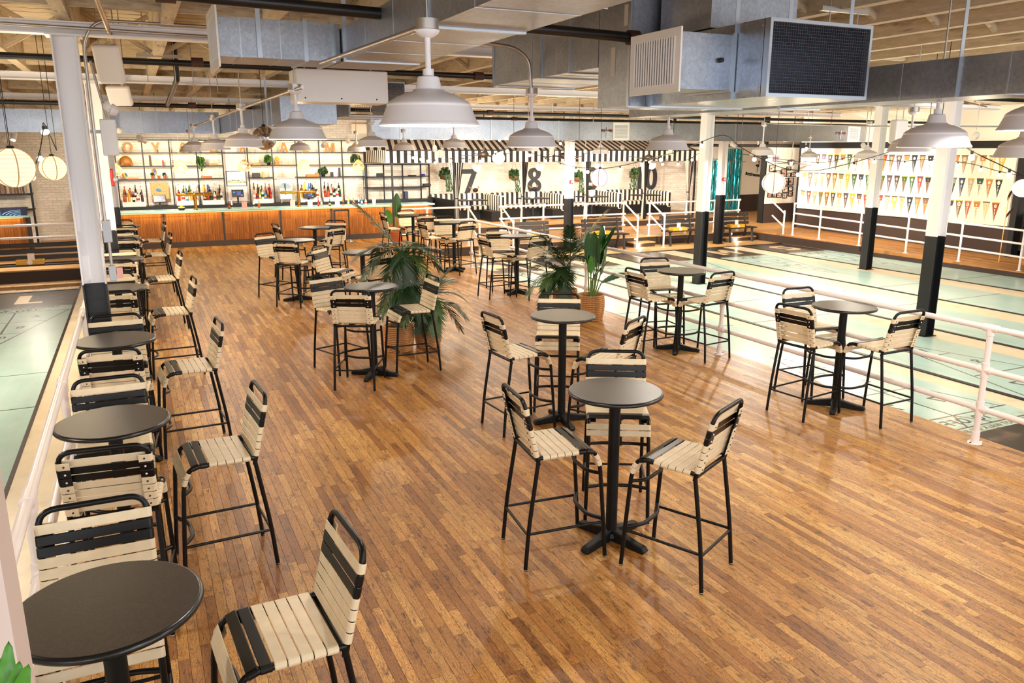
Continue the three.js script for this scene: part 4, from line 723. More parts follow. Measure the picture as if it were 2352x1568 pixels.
sbox('book_pile', 'pile of dark books on the middle shelf right of the screen', 'books', 587, SY[1], 0.22, 0.14, 0.16, 0x453c42); sbox('glass_jar', 'yellow glass jar beside the pile of books', 'jar', 603, SY[1], 0.07, 0.17, 0.07, 0xe0b955); sbox('pumpkin', 'orange pumpkin with a dark cap on the middle shelf', 'ornament', 727, SY[1], 0.11, 0.12, 0.1, 0xd07a38);
sbox('photo_frame', 'small black photo frame on the middle shelf', 'frame', 761, SY[1], 0.09, 0.14, 0.02, 0x2a2522); sbox('photo_frame', 'small white photo frame on the middle shelf', 'frame', 770, SY[1], 0.12, 0.17, 0.02, 0xe6e4e6, -0.03); sbox('figurine', 'dark standing figurine on the middle shelf', 'figurine', 779, SY[1], 0.06, 0.27, 0.06, 0x39323a);
sbox('blue_cup', 'bright blue cup on the right shelving', 'cup', 973, 1.725, 0.1, 0.07, 0.1, 0x2238a8, -0.05); sbox('serving_tray', 'dark tray on the right shelving', 'tray', 947, 1.725, 0.22, 0.03, 0.2, 0x1c2024, -0.05); sbox('block_set', 'three black and white blocks on the right shelving', 'blocks', 872, 1.725, 0.2, 0.1, 0.08, 0x26282c, -0.05); sbox('black_cloth', 'crumpled black and gold cloth on the right shelving', 'cloth', 980, 1.385, 0.24, 0.09, 0.2, 0x2b2620, -0.05); sbox('book_row', 'upright books on the lower right shelving', 'books', 930, 1.0, 0.12, 0.24, 0.16, 0x2f3a5a, 0.0);
for (const [u, w, cs] of [[284, 'left', ['#d24a3a', '#e6862e', '#e8c53c', '#4f8a4a', '#4a68a8']], [352, 'pot', ['#d9a23a', '#3f72b0', '#c94a3a']]]) { const p = onZ(u, w === 'pot' ? 398 : 400, SZ); const o = thing('small_flag', 'small rainbow flag on the middle shelf, ' + (w === 'pot' ? 'standing in the left pot' : 'far left'), 'flag', [p.x, SY[1] + (w === 'pot' ? 0.13 : 0.016), SZ + 0.01], 0.3); const t = canvasTex(64, 32, (c, a, b) => cs.forEach((k, i) => { c.fillStyle = k; c.fillRect(i * a / cs.length, 0, a / cs.length + 1, b); })); const f = mesh('cloth', box(0.13, 0.11, 0.004, 0.06, 0.1, 0), std(0xffffff, 0.8, 0, { map: t }), o); f.rotation.z = 0.35; uvBy(f.geometry, (x, y) => [x / 0.13, (y - 0.045) / 0.11]); mesh('stick', rod([0, 0, 0], [-0.02, 0.17, 0], 0.004, 6), M.gold, o); }
// clock board, screens, light box
{
  const p = onZ(366, 442, SZ), t = canvasTex(256, 256, (c, w, h) => { c.fillStyle = '#cfa768'; c.fillRect(0, 0, w, h); c.strokeStyle = '#7a5a34'; c.lineWidth = 3; c.fillStyle = '#6b4a2a'; c.font = 'bold 20px sans-serif'; c.textAlign = 'center'; for (let i = 1; i <= 12; i++) { const a = i / 12 * 6.283 - 1.57; c.fillText(String(i), w / 2 + Math.cos(a) * 96, h / 2 + Math.sin(a) * 96 + 7); } c.fillStyle = '#4a7fb0'; c.beginPath(); c.ellipse(w / 2 - 20, h / 2 - 12, 40, 26, 0.3, 0, 7); c.fill(); c.strokeStyle = '#3c2a1a'; c.beginPath(); c.moveTo(w / 2, h / 2); c.lineTo(w / 2 + 84, h / 2 + 8); c.stroke(); });
  const m = mesh('wall_clock', uvBy(rbox(0.48, 0.48, 0.04, 0.018), (x, y) => [x / 0.48 + 0.5, y / 0.48 + 0.5]), std(0xffffff, 0.6, 0, { map: t })); m.position.set(X(1.5), 1.42, SZ - 0.13); tag(m, 'large square tan clock board with a blue fish, behind the left screen', 'clock');
  const tap = thing('light_box', 'glowing white picture box of birds on the bar wall', 'sign', [X(4.5), 1.74, SZ - 0.13]);
  const lt = canvasTex(256, 192, (c, w, h) => { c.fillStyle = '#fffbe2'; c.fillRect(0, 0, w, h); c.fillStyle = '#c9d08a'; c.fillRect(0, h * 0.72, w, h * 0.1); for (let i = 0; i < 9; i++) { c.fillStyle = ['#8a8a70', '#c9a83a', '#5f6a5a'][i % 3]; c.beginPath(); c.ellipse(20 + i * 27, h * (0.62 + 0.16 * hash(i, 4)), 16, 7, -0.4 + hash(i, 2), 0, 7); c.fill(); } c.strokeStyle = '#9aa07c'; c.lineWidth = 3; for (let i = 0; i < 4; i++) { c.beginPath(); c.moveTo(20 + i * 62, 24 + 14 * hash(i, 9)); c.quadraticCurveTo(40 + i * 62, 8, 62 + i * 62, 26); c.stroke(); } });
  mesh('case', rbox(0.56, 0.44, 0.05, 0.01), M.navy, tap); mesh('lit_face', uvBy(box(0.53, 0.41, 0.004, 0, 0, 0.027), (x, y) => [x / 0.53 + 0.5, y / 0.41 + 0.5]), new THREE.MeshStandardMaterial({ color: 0x111111, emissive: 0xffffff, emissiveMap: lt, emissiveIntensity: 3.2 }), tap);
}
const scr = canvasTex(128, 80, (c, w, h) => { c.fillStyle = '#0b1220'; c.fillRect(0, 0, w, h); c.fillStyle = '#3f8fe0'; c.fillRect(10, 18, 24, 18); for (let i = 0; i < 12; i++) { c.fillStyle = i % 3 ? '#3a63d8' : '#5a8cf0'; c.fillRect(52 + (i % 4) * 13, 16 + Math.floor(i / 4) * 15, 10, 12); } c.fillStyle = '#8ab4f4'; c.fillRect(100, 58, 18, 12); });
for (const [u, v, w, tilt] of [[366, 456, 'left, under the clock board', 0.25], [546, 444, 'middle, under the light box', 0.3], [709, 447, 'right, beside the brass taps', 0.35]]) {
  const p = onZ(u, v, -25.08); const o = thing('till_screen', 'black till screen ' + w, 'screen', [p.x, p.y, -25.08]);
  const c = mesh('casing', rbox(0.34, 0.22, 0.03, 0.008), M.black, o); c.rotation.x = -tilt; mesh('screen', uvBy(box(0.31, 0.19, 0.003, 0, 0, 0.0165), (x, y) => [x / 0.31 + 0.5, y / 0.19 + 0.5]), new THREE.MeshStandardMaterial({ color: 0x080808, emissive: 0xffffff, emissiveMap: scr, emissiveIntensity: 2.4, roughness: 0.3 }), c);
  mesh('stand', [box(0.05, p.y - 1.0, 0.04, 0, -(p.y - 1.0) / 2, -0.04), box(0.2, 0.015, 0.18, 0, 1.0 - p.y + 0.008, -0.04)], M.black, o);
}
{ const p = X(6.5); const o = thing('slush_machine', 'white drink machine with a glowing top behind the brass taps', 'machine', [X(6.45) - 0.0, 1.0, SZ]); mesh('body', rbox(0.36, 0.34, 0.24, 0.02, 0, 0.27, 0), std(0xe4e4ea, 0.4), o); mesh('legs', [-0.14, 0.14].map((x) => box(0.03, 0.1, 0.2, x, 0.05, 0)), M.conduit, o); mesh('lit_dome', uvBy(lathe([[0, 0.16], [0.1, 0.14], [0.16, 0.06], [0.17, 0]], 20, 0, 0.44, 0), (x, y) => [x, y]), glow(new THREE.Color(0.95, 0.97, 1), 1.6), o); }
// brass tap towers with handles
M.brass = std(0xd6a23c, 0.18, 1);
const HANDLE = [0xd9d2c4, 0x2a3b7a, 0xc98d6a, 0x35302c, 0xb55a3a, 0x1f5a34, 0xe0b13a, 0xf0e0d0];
for (const [u, v, w, n] of [[447, 446, 'left', 7], [685, 441, 'right', 5]]) {
  const p = onZ(u, v, BZ - 0.2), q = onZ(u + 38, v, BZ - 0.2), L = q.x - p.x; const o = thing('tap_tower', 'brass T shaped beer tap tower on the bar, ' + w + ' one', 'taps', [p.x, 0.99, BZ - 0.2]); const h = p.y - 0.99;
  mesh('column', [rod([0, 0.01, 0], [0, h, 0], 0.042, 18), cyl(0.07, 0.06, 0.02, 0, 0, 0, 18), ball(0.05, 0, h, 0.01, 14)], M.brass, o); mesh('crossbar', [rod([-L, h, 0], [L, h, 0], 0.04, 18), ball(0.042, -L, h, 0, 12), ball(0.042, L, h, 0, 12)], M.brass, o);
  for (let i = 0; i < n; i++) { const x = (i - (n - 1) / 2) * 2 * L / (n + 0.2); const t = mesh('tap_handle', lathe([[0, 0], [0.012, 0], [0.02, 0.06], [0.028, 0.15], [0.02, 0.2], [0, 0.21]], 10, x, h + 0.05, 0.02), std(HANDLE[(i * 3 + n) % 8], 0.5), o); mesh('spout', rod([x, h + 0.02, 0.03], [x, h - 0.07, 0.07], 0.009, 8), M.brass, t); }
}
// menu cards and clutter on the bar top
[[562, 465, 'pink', 'near the middle till'], [673, 460, 'pink', 'left of the right tap tower'], [713, 460, 'white', 'right of the right tap tower'], [776, 459, 'white', 'left of the bottle cluster']].forEach(([u, v, c, w]) => { const p = onZ(u, v + 8, BZ + 0.0); const o = mesh('menu_card', [box(0.14, 0.2, 0.006, 0, 0.1, 0), box(0.14, 0.006, 0.06, 0, 0.003, 0)], c === 'pink' ? M.cardPink : M.card); o.position.set(p.x, 0.99, BZ - 0.05); o.rotation.y = 0.1; tag(o, c + ' menu card on the bar ' + w, 'menu', 'menu cards on the bar'); });
[[525, 'brown'], [532, 'clear'], [582, 'clear'], [595, 'amber'], [731, 'red'], [739, 'pink'], [757, 'dark'], [789, 'amber'], [800, 'lime'], [813, 'pink'], [824, 'clear'], [832, 'blue'], [840, 'clear']].forEach(([u, c], i) => { const x = onZ(u, 460, BZ - 0.25).x; bottle(x, 0.99, BZ - 0.25 - (i % 2) * 0.06, c, (i + 1) % 3, c + ' bottle standing on the bar top, ' + ORD[i] + ' from the left', 0.75); });
{ const m = mesh('cup', lathe([[0, 0], [0.045, 0], [0.06, 0.17], [0.056, 0.17], [0.04, 0.01], [0, 0.01]], 16), M.card); m.position.set(onZ(859, 458, BZ - 0.2).x, 0.99, BZ - 0.2); tag(m, 'white cup on the bar near the right end', 'cup'); }
{ const m = mesh('fruit_bowl', lathe([[0, 0], [0.06, 0], [0.13, 0.07], [0.12, 0.07], [0.05, 0.012], [0, 0.012]], 18), M.black); m.position.set(onZ(416, 468, BZ - 0.2).x, 0.99, BZ - 0.2); tag(m, 'black bowl of lemons left of the left taps', 'bowl'); const l = mesh('lemon', [0, 1, 2, 3].map((i) => ball(0.04, Math.cos(i * 1.6) * 0.05, 0.06 + (i === 3 ? 0.03 : 0), Math.sin(i * 1.6) * 0.05, 10)), std(0xe0a92c, 0.5), m); }
// record desk at the far left
{ const o = thing('record_desk', 'blue patterned record desk front on the far left counter', 'desk', [-4.4, PY + 0.94, BZ - 0.3]);
  const t = canvasTex(512, 64, (c, w, h) => { c.fillStyle = '#1b2440'; c.fillRect(0, 0, w, h); c.strokeStyle = '#8fb8f0'; c.lineWidth = 4; for (let i = 0; i < 9; i++) for (let k = 0; k < 5; k++) { c.beginPath(); c.arc(30 + i * 58, h + 8, 12 + k * 11, Math.PI * 1.1, Math.PI * 1.5); c.stroke(); } });
  mesh('front_panel', uvBy(box(3.8, 0.18, 0.03, 0, 0.09, 0.2), (x, y) => [x / 3.8 + 0.5, y / 0.18]), std(0xffffff, 0.5, 0, { map: t }), o); mesh('shelf', box(3.8, 0.02, 0.4, 0, 0.17, 0), M.navy, o); }
{ const g = []; for (let i = 0; i < 150; i++) { if (i % 50 > 46) continue; const m = box(0.013, 0.30 + rr(-0.01, 0.01), 0.28, -5.82 + i * 0.0215, 0, 0); m.rotateZ(0); const c = [[0.42, 0.2, 0.1], [0.6, 0.35, 0.2], [0.3, 0.16, 0.1], [0.7, 0.6, 0.45], [0.2, 0.14, 0.12]][Math.floor(rnd() * 5)]; m.setAttribute('color', new THREE.Float32BufferAttribute(Array(24).fill(c).flat(), 3)); g.push(m); }
  const m = mesh('record_sleeves', g, std(0xffffff, 0.7, 0, { vertexColors: true })); m.position.set(0, PY + 1.378 + 0.15, SZ - 0.2); tag(m, 'tightly packed record sleeves on the far left shelving', 'records', null, 'stuff'); }
// rattan lamps over the bar
M.rattan = std(0xd9a866, 0.6);
for (const [u, v, w] of [[265, 388, 'partly behind the white column'], [414, 382, 'over the left taps'], [561, 380, 'before the light box'], [697, 379, 'over the right taps'], [823, 379, 'right end of the row']]) {
  const p = onZ(u, v, BZ - 0.15); const o = thing('rattan_lamp', 'small rattan cage lamp over the bar, ' + w, 'lamp', [p.x, p.y - 0.16, BZ - 0.15], 0, 'rattan lamps over the bar');
  const prof = [[0.10, 0], [0.165, 0.07], [0.175, 0.12], [0.13, 0.20], [0.06, 0.28], [0.03, 0.31]];
  const g = []; for (let i = 0; i < 26; i++) { const a = i / 26 * 6.283, q = prof.map(([r, y]) => V(Math.cos(a) * r, y, Math.sin(a) * r)); g.push(sweep(q, 0.0045, 4, false)); }
  mesh('rib_cage', g, M.rattan, o); mesh('hoops', prof.map(([r, y]) => new THREE.TorusGeometry(r, 0.006, 5, 26).rotateX(Math.PI / 2).translate(0, y, 0)), M.rattan, o);
  mesh('bulb', ball(0.05, 0, 0.13, 0, 12), glow(new THREE.Color(1, 0.72, 0.36), 10), o); mesh('cord', rod([0, 0.3, 0], [0, TOP - p.y + 0.16, 0], 0.004, 5), M.rattan, o);
  pointLight(o, [0, 0.13, 0], new THREE.Color(1, 0.75, 0.42), LAMP.lantern * 0.9, 2);
}
// ---------- benches at the far end of the courts ----------
M.slat = std(0x2b2523, 0.55, 0, { map: timberTex });
M.crate = std(0xd9a22c, 0.55);
function bench(x, z, w, label, crate) {
  const o = thing('slat_bench', label, 'bench', [x, CY, z]);
  for (let i = 0; i < 3; i++) mesh('seat_slat', rbox(w, 0.035, 0.115, 0.008, 0, 0.44, 0.20 - i * 0.125, 1), M.slat, o);
  for (let i = 0; i < 3; i++) { const m = mesh('back_slat', rbox(w, 0.095, 0.03, 0.008, 0, 0, 0, 1), M.slat, o); m.position.set(0, 0.56 + i * 0.13, -0.155 - i * 0.025); m.rotation.x = -0.18; }
  for (const s of [-1, 1]) { const q = s * (w / 2 - 0.14); mesh('iron_leg', [bar([q, 0, 0.22], [q, 0.42, 0.17], 0.05, 0.05), bar([q, 0, -0.2], [q, 0.42, -0.1], 0.05, 0.05), bar([q, 0.415, 0.24], [q, 0.415, -0.14], 0.05, 0.02), bar([q, 0.40, -0.12], [q, 0.88, -0.24], 0.03, 0.05)], M.iron, o); mesh('bolt', [0.56, 0.69, 0.82].map((y, i) => ball(0.012, q, y, -0.13 - i * 0.025, 6)), M.chrome, o); }
  if (crate) {
    const c = thing('score_crate', 'yellow tray on the bench ' + crate, 'tray', [x - 0.15, CY + 0.458, z + 0.10]);
    mesh('tray', [box(0.5, 0.012, 0.24, 0, 0.006, 0), box(0.5, 0.09, 0.014, 0, 0.045, 0.12), box(0.5, 0.09, 0.014, 0, 0.045, -0.12), box(0.014, 0.09, 0.24, 0.25, 0.045, 0), box(0.014, 0.09, 0.24, -0.25, 0.045, 0)], M.crate, c); mesh('mark', uvBy(lathe([[0, 0], [0.05, 0]], 16), (a, b) => [a, b]).rotateX(Math.PI / 2).translate(0, 0.045, 0.1275), M.card, c);
    const k = thing('score_card', 'white score card standing in the tray ' + crate, 'card', [x - 0.13, CY + 0.47, z + 0.10]); mesh('card', box(0.13, 0.21, 0.005, 0, 0.105, 0), M.card, k); mesh('foot', box(0.13, 0.005, 0.05, 0, 0.0025, 0), M.card, k);
  }
  return o;
}
bench(-2.0, -19.45, 2.0, 'dark slatted bench at the far left behind the nearest column', 'far left'); bench(9.75, -19.45, 1.25, 'dark slatted bench left of the blue-black column', 'left of the blue-black column'); bench(12.1, -19.45, 1.35, 'dark slatted bench behind the leafy planter', 'behind the leafy planter'); bench(14.75, -19.45, 1.25, 'dark slatted bench below cabana number ten', 'below cabana ten'); bench(16.95, -19.45, 1.15, 'dark slatted bench before the teal tinsel curtain', 'before the tinsel curtain');
// ---------- white rails and steps on the raised walk ----------
function crossRail(label, x0, x1, z, y0, levels, posts) {
  const o = thing('pipe_rail', label, 'railing', [(x0 + x1) / 2, y0, z]), cx = (x0 + x1) / 2;
  for (const y of levels) mesh('rail_pipe', rod([x0 - cx, y, 0], [x1 - cx, y, 0], 0.026, 12), M.rail, o);
  for (const x of posts) { mesh('post', rod([x - cx, 0, 0], [x - cx, levels[0], 0], 0.026, 12), M.rail, o); levels.forEach((y) => mesh('fitting', [fit([x - cx - 0.06, y, 0], [x - cx + 0.06, y, 0]), ball(0.036, x - cx, y, 0, 10)], M.rail, o)); mesh('floor_flange', cyl(0.06, 0.055, 0.012, x - cx, 0, 0, 14), M.rail, o); }
  return o;
}
crossRail('white pipe rail before the record desk on the far left', -9.3, -0.75, -19.92, PY, [0.95, 0.68, 0.34], [-9.2, -6.4, -3.6, -0.8]);
crossRail('white pipe rail before the right end of the bar', 6.2, 8.07, -19.92, PY, [1.03, 0.70, 0.37], [6.9, 8.07]);
crossRail('white pipe rail before cabanas seven and eight left of the steps', 9.05, 13.02, -19.92, PY, [1.01, 0.68, 0.35], [9.05, 10.35, 11.75, 13.02]);
crossRail('white pipe rail before cabana ten and the tinsel curtain', 13.95, 17.35, -19.92, PY, [0.98, 0.65, 0.32], [13.95, 15.3, 16.4, 17.35]);
function stairRail(x, label, z1 = -19.15, zt = -19.92, top = 1.03) {
  const o = thing('stair_rail', label, 'railing', [x, CY, z1]);
  mesh('newel_post', rod([0, 0, 0], [0, 0.99, 0], 0.027, 12), M.rail, o);
  for (const d of [0, 0.40]) mesh('sloping_pipe', rod([0, 0.90 - d, 0], [0, PY - CY + top - d - 0.02, zt - z1 + 0.03], 0.025, 12), M.rail, o);
  mesh('fitting', ball(0.037, 0, 0.90, 0, 10), M.rail, o); mesh('fitting', ball(0.037, 0, 0.50, 0, 10), M.rail, o); mesh('floor_flange', cyl(0.06, 0.055, 0.012, 0, 0, 0, 14), M.rail, o);
}
stairRail(8.07, 'sloping white handrail left of the first court steps'); stairRail(9.05, 'sloping white handrail right of the first court steps'); stairRail(13.02, 'sloping white handrail left of the middle court steps'); stairRail(13.95, 'sloping white handrail right of the middle court steps'); stairRail(17.98, 'sloping white handrail at the corner steps by the ramp', -18.55, -19.1, 0.95);
M.stepLight = glow(new THREE.Color(1, 0.95, 0.85), 8);
for (const [x0, x1, n] of [[8.15, 8.97, 'left'], [13.1, 13.87, 'middle'], [16.5, 17.75, 'corner']]) {
  const o = thing('court_step', 'low dark step up from the courts, ' + n + ' one', 'step', [(x0 + x1) / 2, CY, -19.62]); mesh('tread', rbox(x1 - x0, 0.03, 0.36, 0.006, 0, 0.125, 0, 1), M.walk, o); mesh('riser', box(x1 - x0 - 0.02, 0.11, 0.34, 0, 0.055, 0), M.darkBrown, o);
  const l = mesh('step_light', lathe([[0, 0.012], [0.03, 0.01], [0.035, 0]], 12).rotateX(Math.PI / 2).translate(-0.2, 0.06, 0.172), M.stepLight, o); pointLight(o, [-0.2, 0.06, 0.22], new THREE.Color(1, 0.9, 0.75), 1.2, 1);
  mesh('step_light', lathe([[0, 0.012], [0.03, 0.01], [0.035, 0]], 12).rotateX(Math.PI / 2).translate(-0.1, 0.20, -0.175), M.stepLight, o);
}
{ // sloping rail along the ramp
  const o = thing('pipe_rail', 'white three-bar pipe rail following the ramp below the pennants', 'railing', [18.02, 0, -14.5]); const zc = -14.5, f = (z) => (z > -9.5 ? -0.13 : -0.13 + (z + 9.5) / -8.7 * 0.175);
  for (const h of [0.90, 0.60, 0.30]) mesh('rail_pipe', tube([[0, f(-5) + h, -5 - zc], [0, f(-9.5) + h, -9.5 - zc], [0, f(-18.2) + h + 0.06, -18.2 - zc]], 0.026, 0.2, 10), M.rail, o);
  for (const z of [-6.6, -8.1, -9.7, -11.2, -12.7, -14.2, -15.7, -17.15, -18.2]) { mesh('post', rod([0, f(z), z - zc], [0, f(z) + 0.92, z - zc], 0.026, 10), M.rail, o); [0.90, 0.60, 0.30].forEach((h) => mesh('fitting', ball(0.036, 0, f(z) + h + (z < -15 ? 0.03 : 0), z - zc, 8), M.rail, o)); mesh('floor_flange', cyl(0.06, 0.055, 0.012, 0, f(z), z - zc, 12), M.rail, o); }
}
// ---------- striped cabanas ----------
const stripeTex = canvasTex(128, 8, (c, w, h) => { c.fillStyle = '#efdcc8'; c.fillRect(0, 0, w, h); c.fillStyle = '#1f1a18'; c.fillRect(w * 0.25, 0, w * 0.5, h); });
stripeTex.wrapS = stripeTex.wrapT = THREE.RepeatWrapping; stripeTex.repeat.set(1 / 0.215, 1);
M.stripe = std(0xffffff, 0.85, 0, { map: stripeTex, side: THREE.DoubleSide });
const stripe2 = stripeTex.clone(); stripe2.repeat.set(1 / 0.19, 1); stripe2.needsUpdate = true;
M.boothStripe = std(0xffffff, 0.5, 0, { map: stripe2 });
const AX0 = 6.72, AX1 = 18.0, AZ = -22.9;
{
  const o = thing('awning', 'black and cream striped awning running over the cabanas', 'awning', [(AX0 + AX1) / 2, 2.2, AZ]); const cx = (AX0 + AX1) / 2, W = AX1 - AX0;
  mesh('front_valance', uvBy(box(W, 0.36, 0.012, 0, 0.18, 0), (x, y) => [x, y]), M.stripe, o);
  mesh('side_valance', uvBy(box(0.012, 0.36, 2.6, -W / 2, 0.18, -1.3), (x, y, z) => [z, y]), M.stripe, o);
  const g = new THREE.BufferGeometry(); g.setAttribute('position', new THREE.Float32BufferAttribute([-W / 2, 0.36, 0, W / 2, 0.36, 0, W / 2, 0.95, -2.75, -W / 2 + 0.4, 0.95, -2.75, -W / 2, 0.36, -2.6], 3)); g.setIndex([0, 1, 2, 0, 2, 3, 0, 3, 4]); g.computeVertexNormals();
  uvBy(g, (x, y, z) => [x + z * 0.25, z]); mesh('canopy', g, M.stripe, o);
  mesh('front_bar', rod([-W / 2, 0.36, 0.01], [W / 2, 0.36, 0.01], 0.02, 8), M.black, o);
  for (const x of [6.9, 8.85, 11.22, 13.55, 15.86, 17.93]) mesh('frame_post', box(0.05, x < 8 ? 2.5 : 2.31, 0.05, x - cx, x < 8 ? -0.89 : -0.8, -0.06), M.black, o);
  const fr = mesh('header_board', box(12.6, 0.3, 0.05, 0.4, 1.03, -2.9), M.wallCream, o);
}
function curtain(x, label, w0, w1, w2) {
  const yT = 2.2, yM = 1.12, yB = 0.25, N = 40, K = 26, pos = [], uv = [], idx = [];
  for (let j = 0; j <= K; j++) { const y = yT + (yB - yT) * j / K; const a = y > yM ? (y - yM) / (yT - yM) : (yM - y) / (yM - yB); const w = y > yM ? w1 + (w0 - w1) * Math.pow(a, 0.9) : w1 + (w2 - w1) * Math.pow(a, 0.7);
    for (let i = 0; i <= N; i++) { const t = i / N - 0.5; pos.push(x + t * w, y, AZ - 0.12 + Math.sin(i / N * 6.28 * 6.5) * (0.02 + 0.02 * w) + 0.01 * Math.cos(i * 2.3)); uv.push((t + 0.5) * 1.25, y); } }
  for (let j = 0; j < K; j++) for (let i = 0; i < N; i++) { const a = j * (N + 1) + i, b = a + N + 1; idx.push(a, b, a + 1, a + 1, b, b + 1); }
  const g = new THREE.BufferGeometry(); g.setAttribute('position', new THREE.Float32BufferAttribute(pos, 3)); g.setAttribute('uv', new THREE.Float32BufferAttribute(uv, 2)); g.setIndex(idx); g.computeVertexNormals();
  const o = thing('cabana_curtain', label, 'curtain', [0, 0, 0], 0, 'striped cabana curtains'); mesh('cloth', g, M.stripe, o); mesh('tie_band', new THREE.TorusGeometry(w1 * 0.55, 0.018, 6, 20).rotateX(Math.PI / 2).scale(1, 1, 0.6).translate(x, yM, AZ - 0.12), M.black, o);
}
curtain(8.95, 'striped curtain tied back left of the numeral seven', 0.48, 0.09, 0.26); curtain(11.22, 'striped curtain tied back between numerals seven and eight', 0.36, 0.09, 0.22); curtain(13.55, 'striped curtain tied back behind the round pink lantern', 0.34, 0.09, 0.2); curtain(15.86, 'striped curtain tied back across the numeral ten', 0.36, 0.09, 0.22); curtain(17.72, 'striped curtain tied back at the right end of the cabanas', 0.38, 0.1, 0.2);
M.numeral = std(0x36363a, 0.6);
[['7', 10.66, 'left'], ['8', 13.22, 'second'], ['9', 15.66, 'third'], ['10', 18.05, 'right']].forEach(([s, x, w]) => { const m = mesh('wall_numeral', textGeo(s, 0.86, 0.05), M.numeral); m.position.set(x, 1.06, -26.2); m.scale.x = s === '10' ? 0.9 : 0.95; tag(m, 'big dark numeral ' + { 7: 'seven', 8: 'eight', 9: 'nine', 10: 'ten' }[s] + ' on the white brick cabana wall', 'number', 'cabana numbers'); });
const CAB = [[8.95, 11.2], [11.25, 13.5], [13.6, 15.8], [15.9, 17.95]], DY = 0.24;
CAB.forEach(([a, b], i) => {
  const n = ['seven', 'eight', 'nine', 'ten'][i], w = b - a, o = thing('striped_banquette', 'black and cream striped booth under number ' + n, 'booth', [(a + b) / 2, DY, -25.2]);
  mesh('back_cushion', uvBy(rbox(w - 0.1, 0.60, 0.16, 0.05, 0, 0.57, -0.55), (x, y) => [x, y]), M.boothStripe, o); mesh('seat_cushion', uvBy(rbox(w - 0.12, 0.14, 0.5, 0.04, 0, 0.40, -0.22), (x, y) => [x, y]), M.boothStripe, o); mesh('base', box(w - 0.14, 0.34, 0.48, 0, 0.17, -0.24), M.black, o);
  mesh('side_cushion', uvBy(rbox(0.16, 0.58, 1.5, 0.05, w / 2 - 0.14, 0.56, 0.25), (x, y, z) => [z, y]), M.boothStripe, o); mesh('side_base', box(0.5, 0.34, 1.45, w / 2 - 0.3, 0.17, 0.25), M.black, o);
  const t = thing('booth_table', 'thin black table inside cabana ' + n, 'table', [(a + b) / 2 - 0.15, DY, -24.3]); mesh('top', rbox(0.95, 0.035, 0.7, 0.01, 0, 0.73, 0, 1), M.black, t); mesh('pole', rod([0, 0.02, 0], [0, 0.72, 0], 0.035, 12), M.black, t); mesh('foot', [box(0.6, 0.03, 0.06, 0, 0.015, 0), box(0.06, 0.03, 0.5, 0, 0.015, 0)], M.black, t);
  const c = mesh('menu_card', [box(0.14, 0.22, 0.006, 0, 0.11, 0), box(0.14, 0.006, 0.05, 0, 0.003, 0)], M.card); c.position.set((a + b) / 2 - 0.2, DY + 0.748, -24.25); tag(c, 'white menu card on the table in cabana ' + n, 'menu');
  const g = thing('dome_lamp', 'glowing white dome lamp inside cabana ' + n, 'lamp', [(a + b) / 2 + 0.1, 2.02, -24.3], 0, 'cabana dome lamps'); mesh('dome', lathe([[0, -0.15], [0.08, -0.13], [0.14, -0.06], [0.155, 0.02], [0.15, 0.08], [0, 0.08]], 20), glow(new THREE.Color(1, 0.92, 0.8), 2.6), g); mesh('cord', rod([0, 0.08, 0], [0, 0.78, 0], 0.006, 6), M.black, g); pointLight(g, [0, 0, 0], new THREE.Color(1, 0.9, 0.76), LAMP.globe * 3.2, 6);
  const h = onZ([1022, 1181, 1327, 1457][i], [403, 405, 408, 402][i], -25.6);
  const p = thing('hanging_plant', 'hanging basket plant on the cabana wall left of number ' + n, 'plant', [h.x, h.y, -25.6], 0, 'hanging cabana plants'); mesh('basket', lathe([[0, -0.16], [0.09, -0.13], [0.15, -0.04], [0.16, 0.02], [0.14, 0.02], [0, -0.02]], 16), std(0x7a4f2a, 0.8), p); const f = mesh('foliage', [bush(0.2, 150, 0.07, 0.15), ...Array.from({ length: 5 }, (_, k) => Array.from({ length: 9 }, (_, q) => { const l = new THREE.PlaneGeometry(0.05, 0.07); l.rotateY(rr(-0.8, 0.8)); l.translate(-0.05 + k * 0.06 + rr(-0.02, 0.02) + (i === 3 ? -0.18 : 0.06), -0.12 - q * 0.055, 0.12 + rr(-0.02, 0.02)); return l; }))], leafDark, p); f.position.y = 0.06; mesh('chain', [rod([-0.14, 0, 0], [0, 0.62, 0], 0.004, 5), rod([0.14, 0, 0], [0, 0.62, 0], 0.004, 5), rod([0, 0.62, 0], [0, 1.2, 0], 0.004, 5)], M.black, p);
  if (i < 3) { const d = thing('perched_bird', 'small dark bird ornament with yellow feathers on the wall of cabana ' + n, 'ornament', [b - 0.5, DY + 0.9, -25.72]); mesh('body', ball(0.07, 0, 0.07, 0, 10).scale(1.5, 1, 1), M.black, d); mesh('tail', bar([-0.1, 0.1, 0], [-0.24, 0.18, 0], 0.02, 0.03), M.gold, d); mesh('crest', bar([0.08, 0.1, 0], [0.13, 0.2, 0], 0.03, 0.03), M.gold, d); }
});
// open black cabinet ends and partitions beside the bar
struct('wall_partition', box2(8.90, 8.96, PY, 1.05, -25.6, -23.2), M.black, 'black low partition at the left of cabana seven');
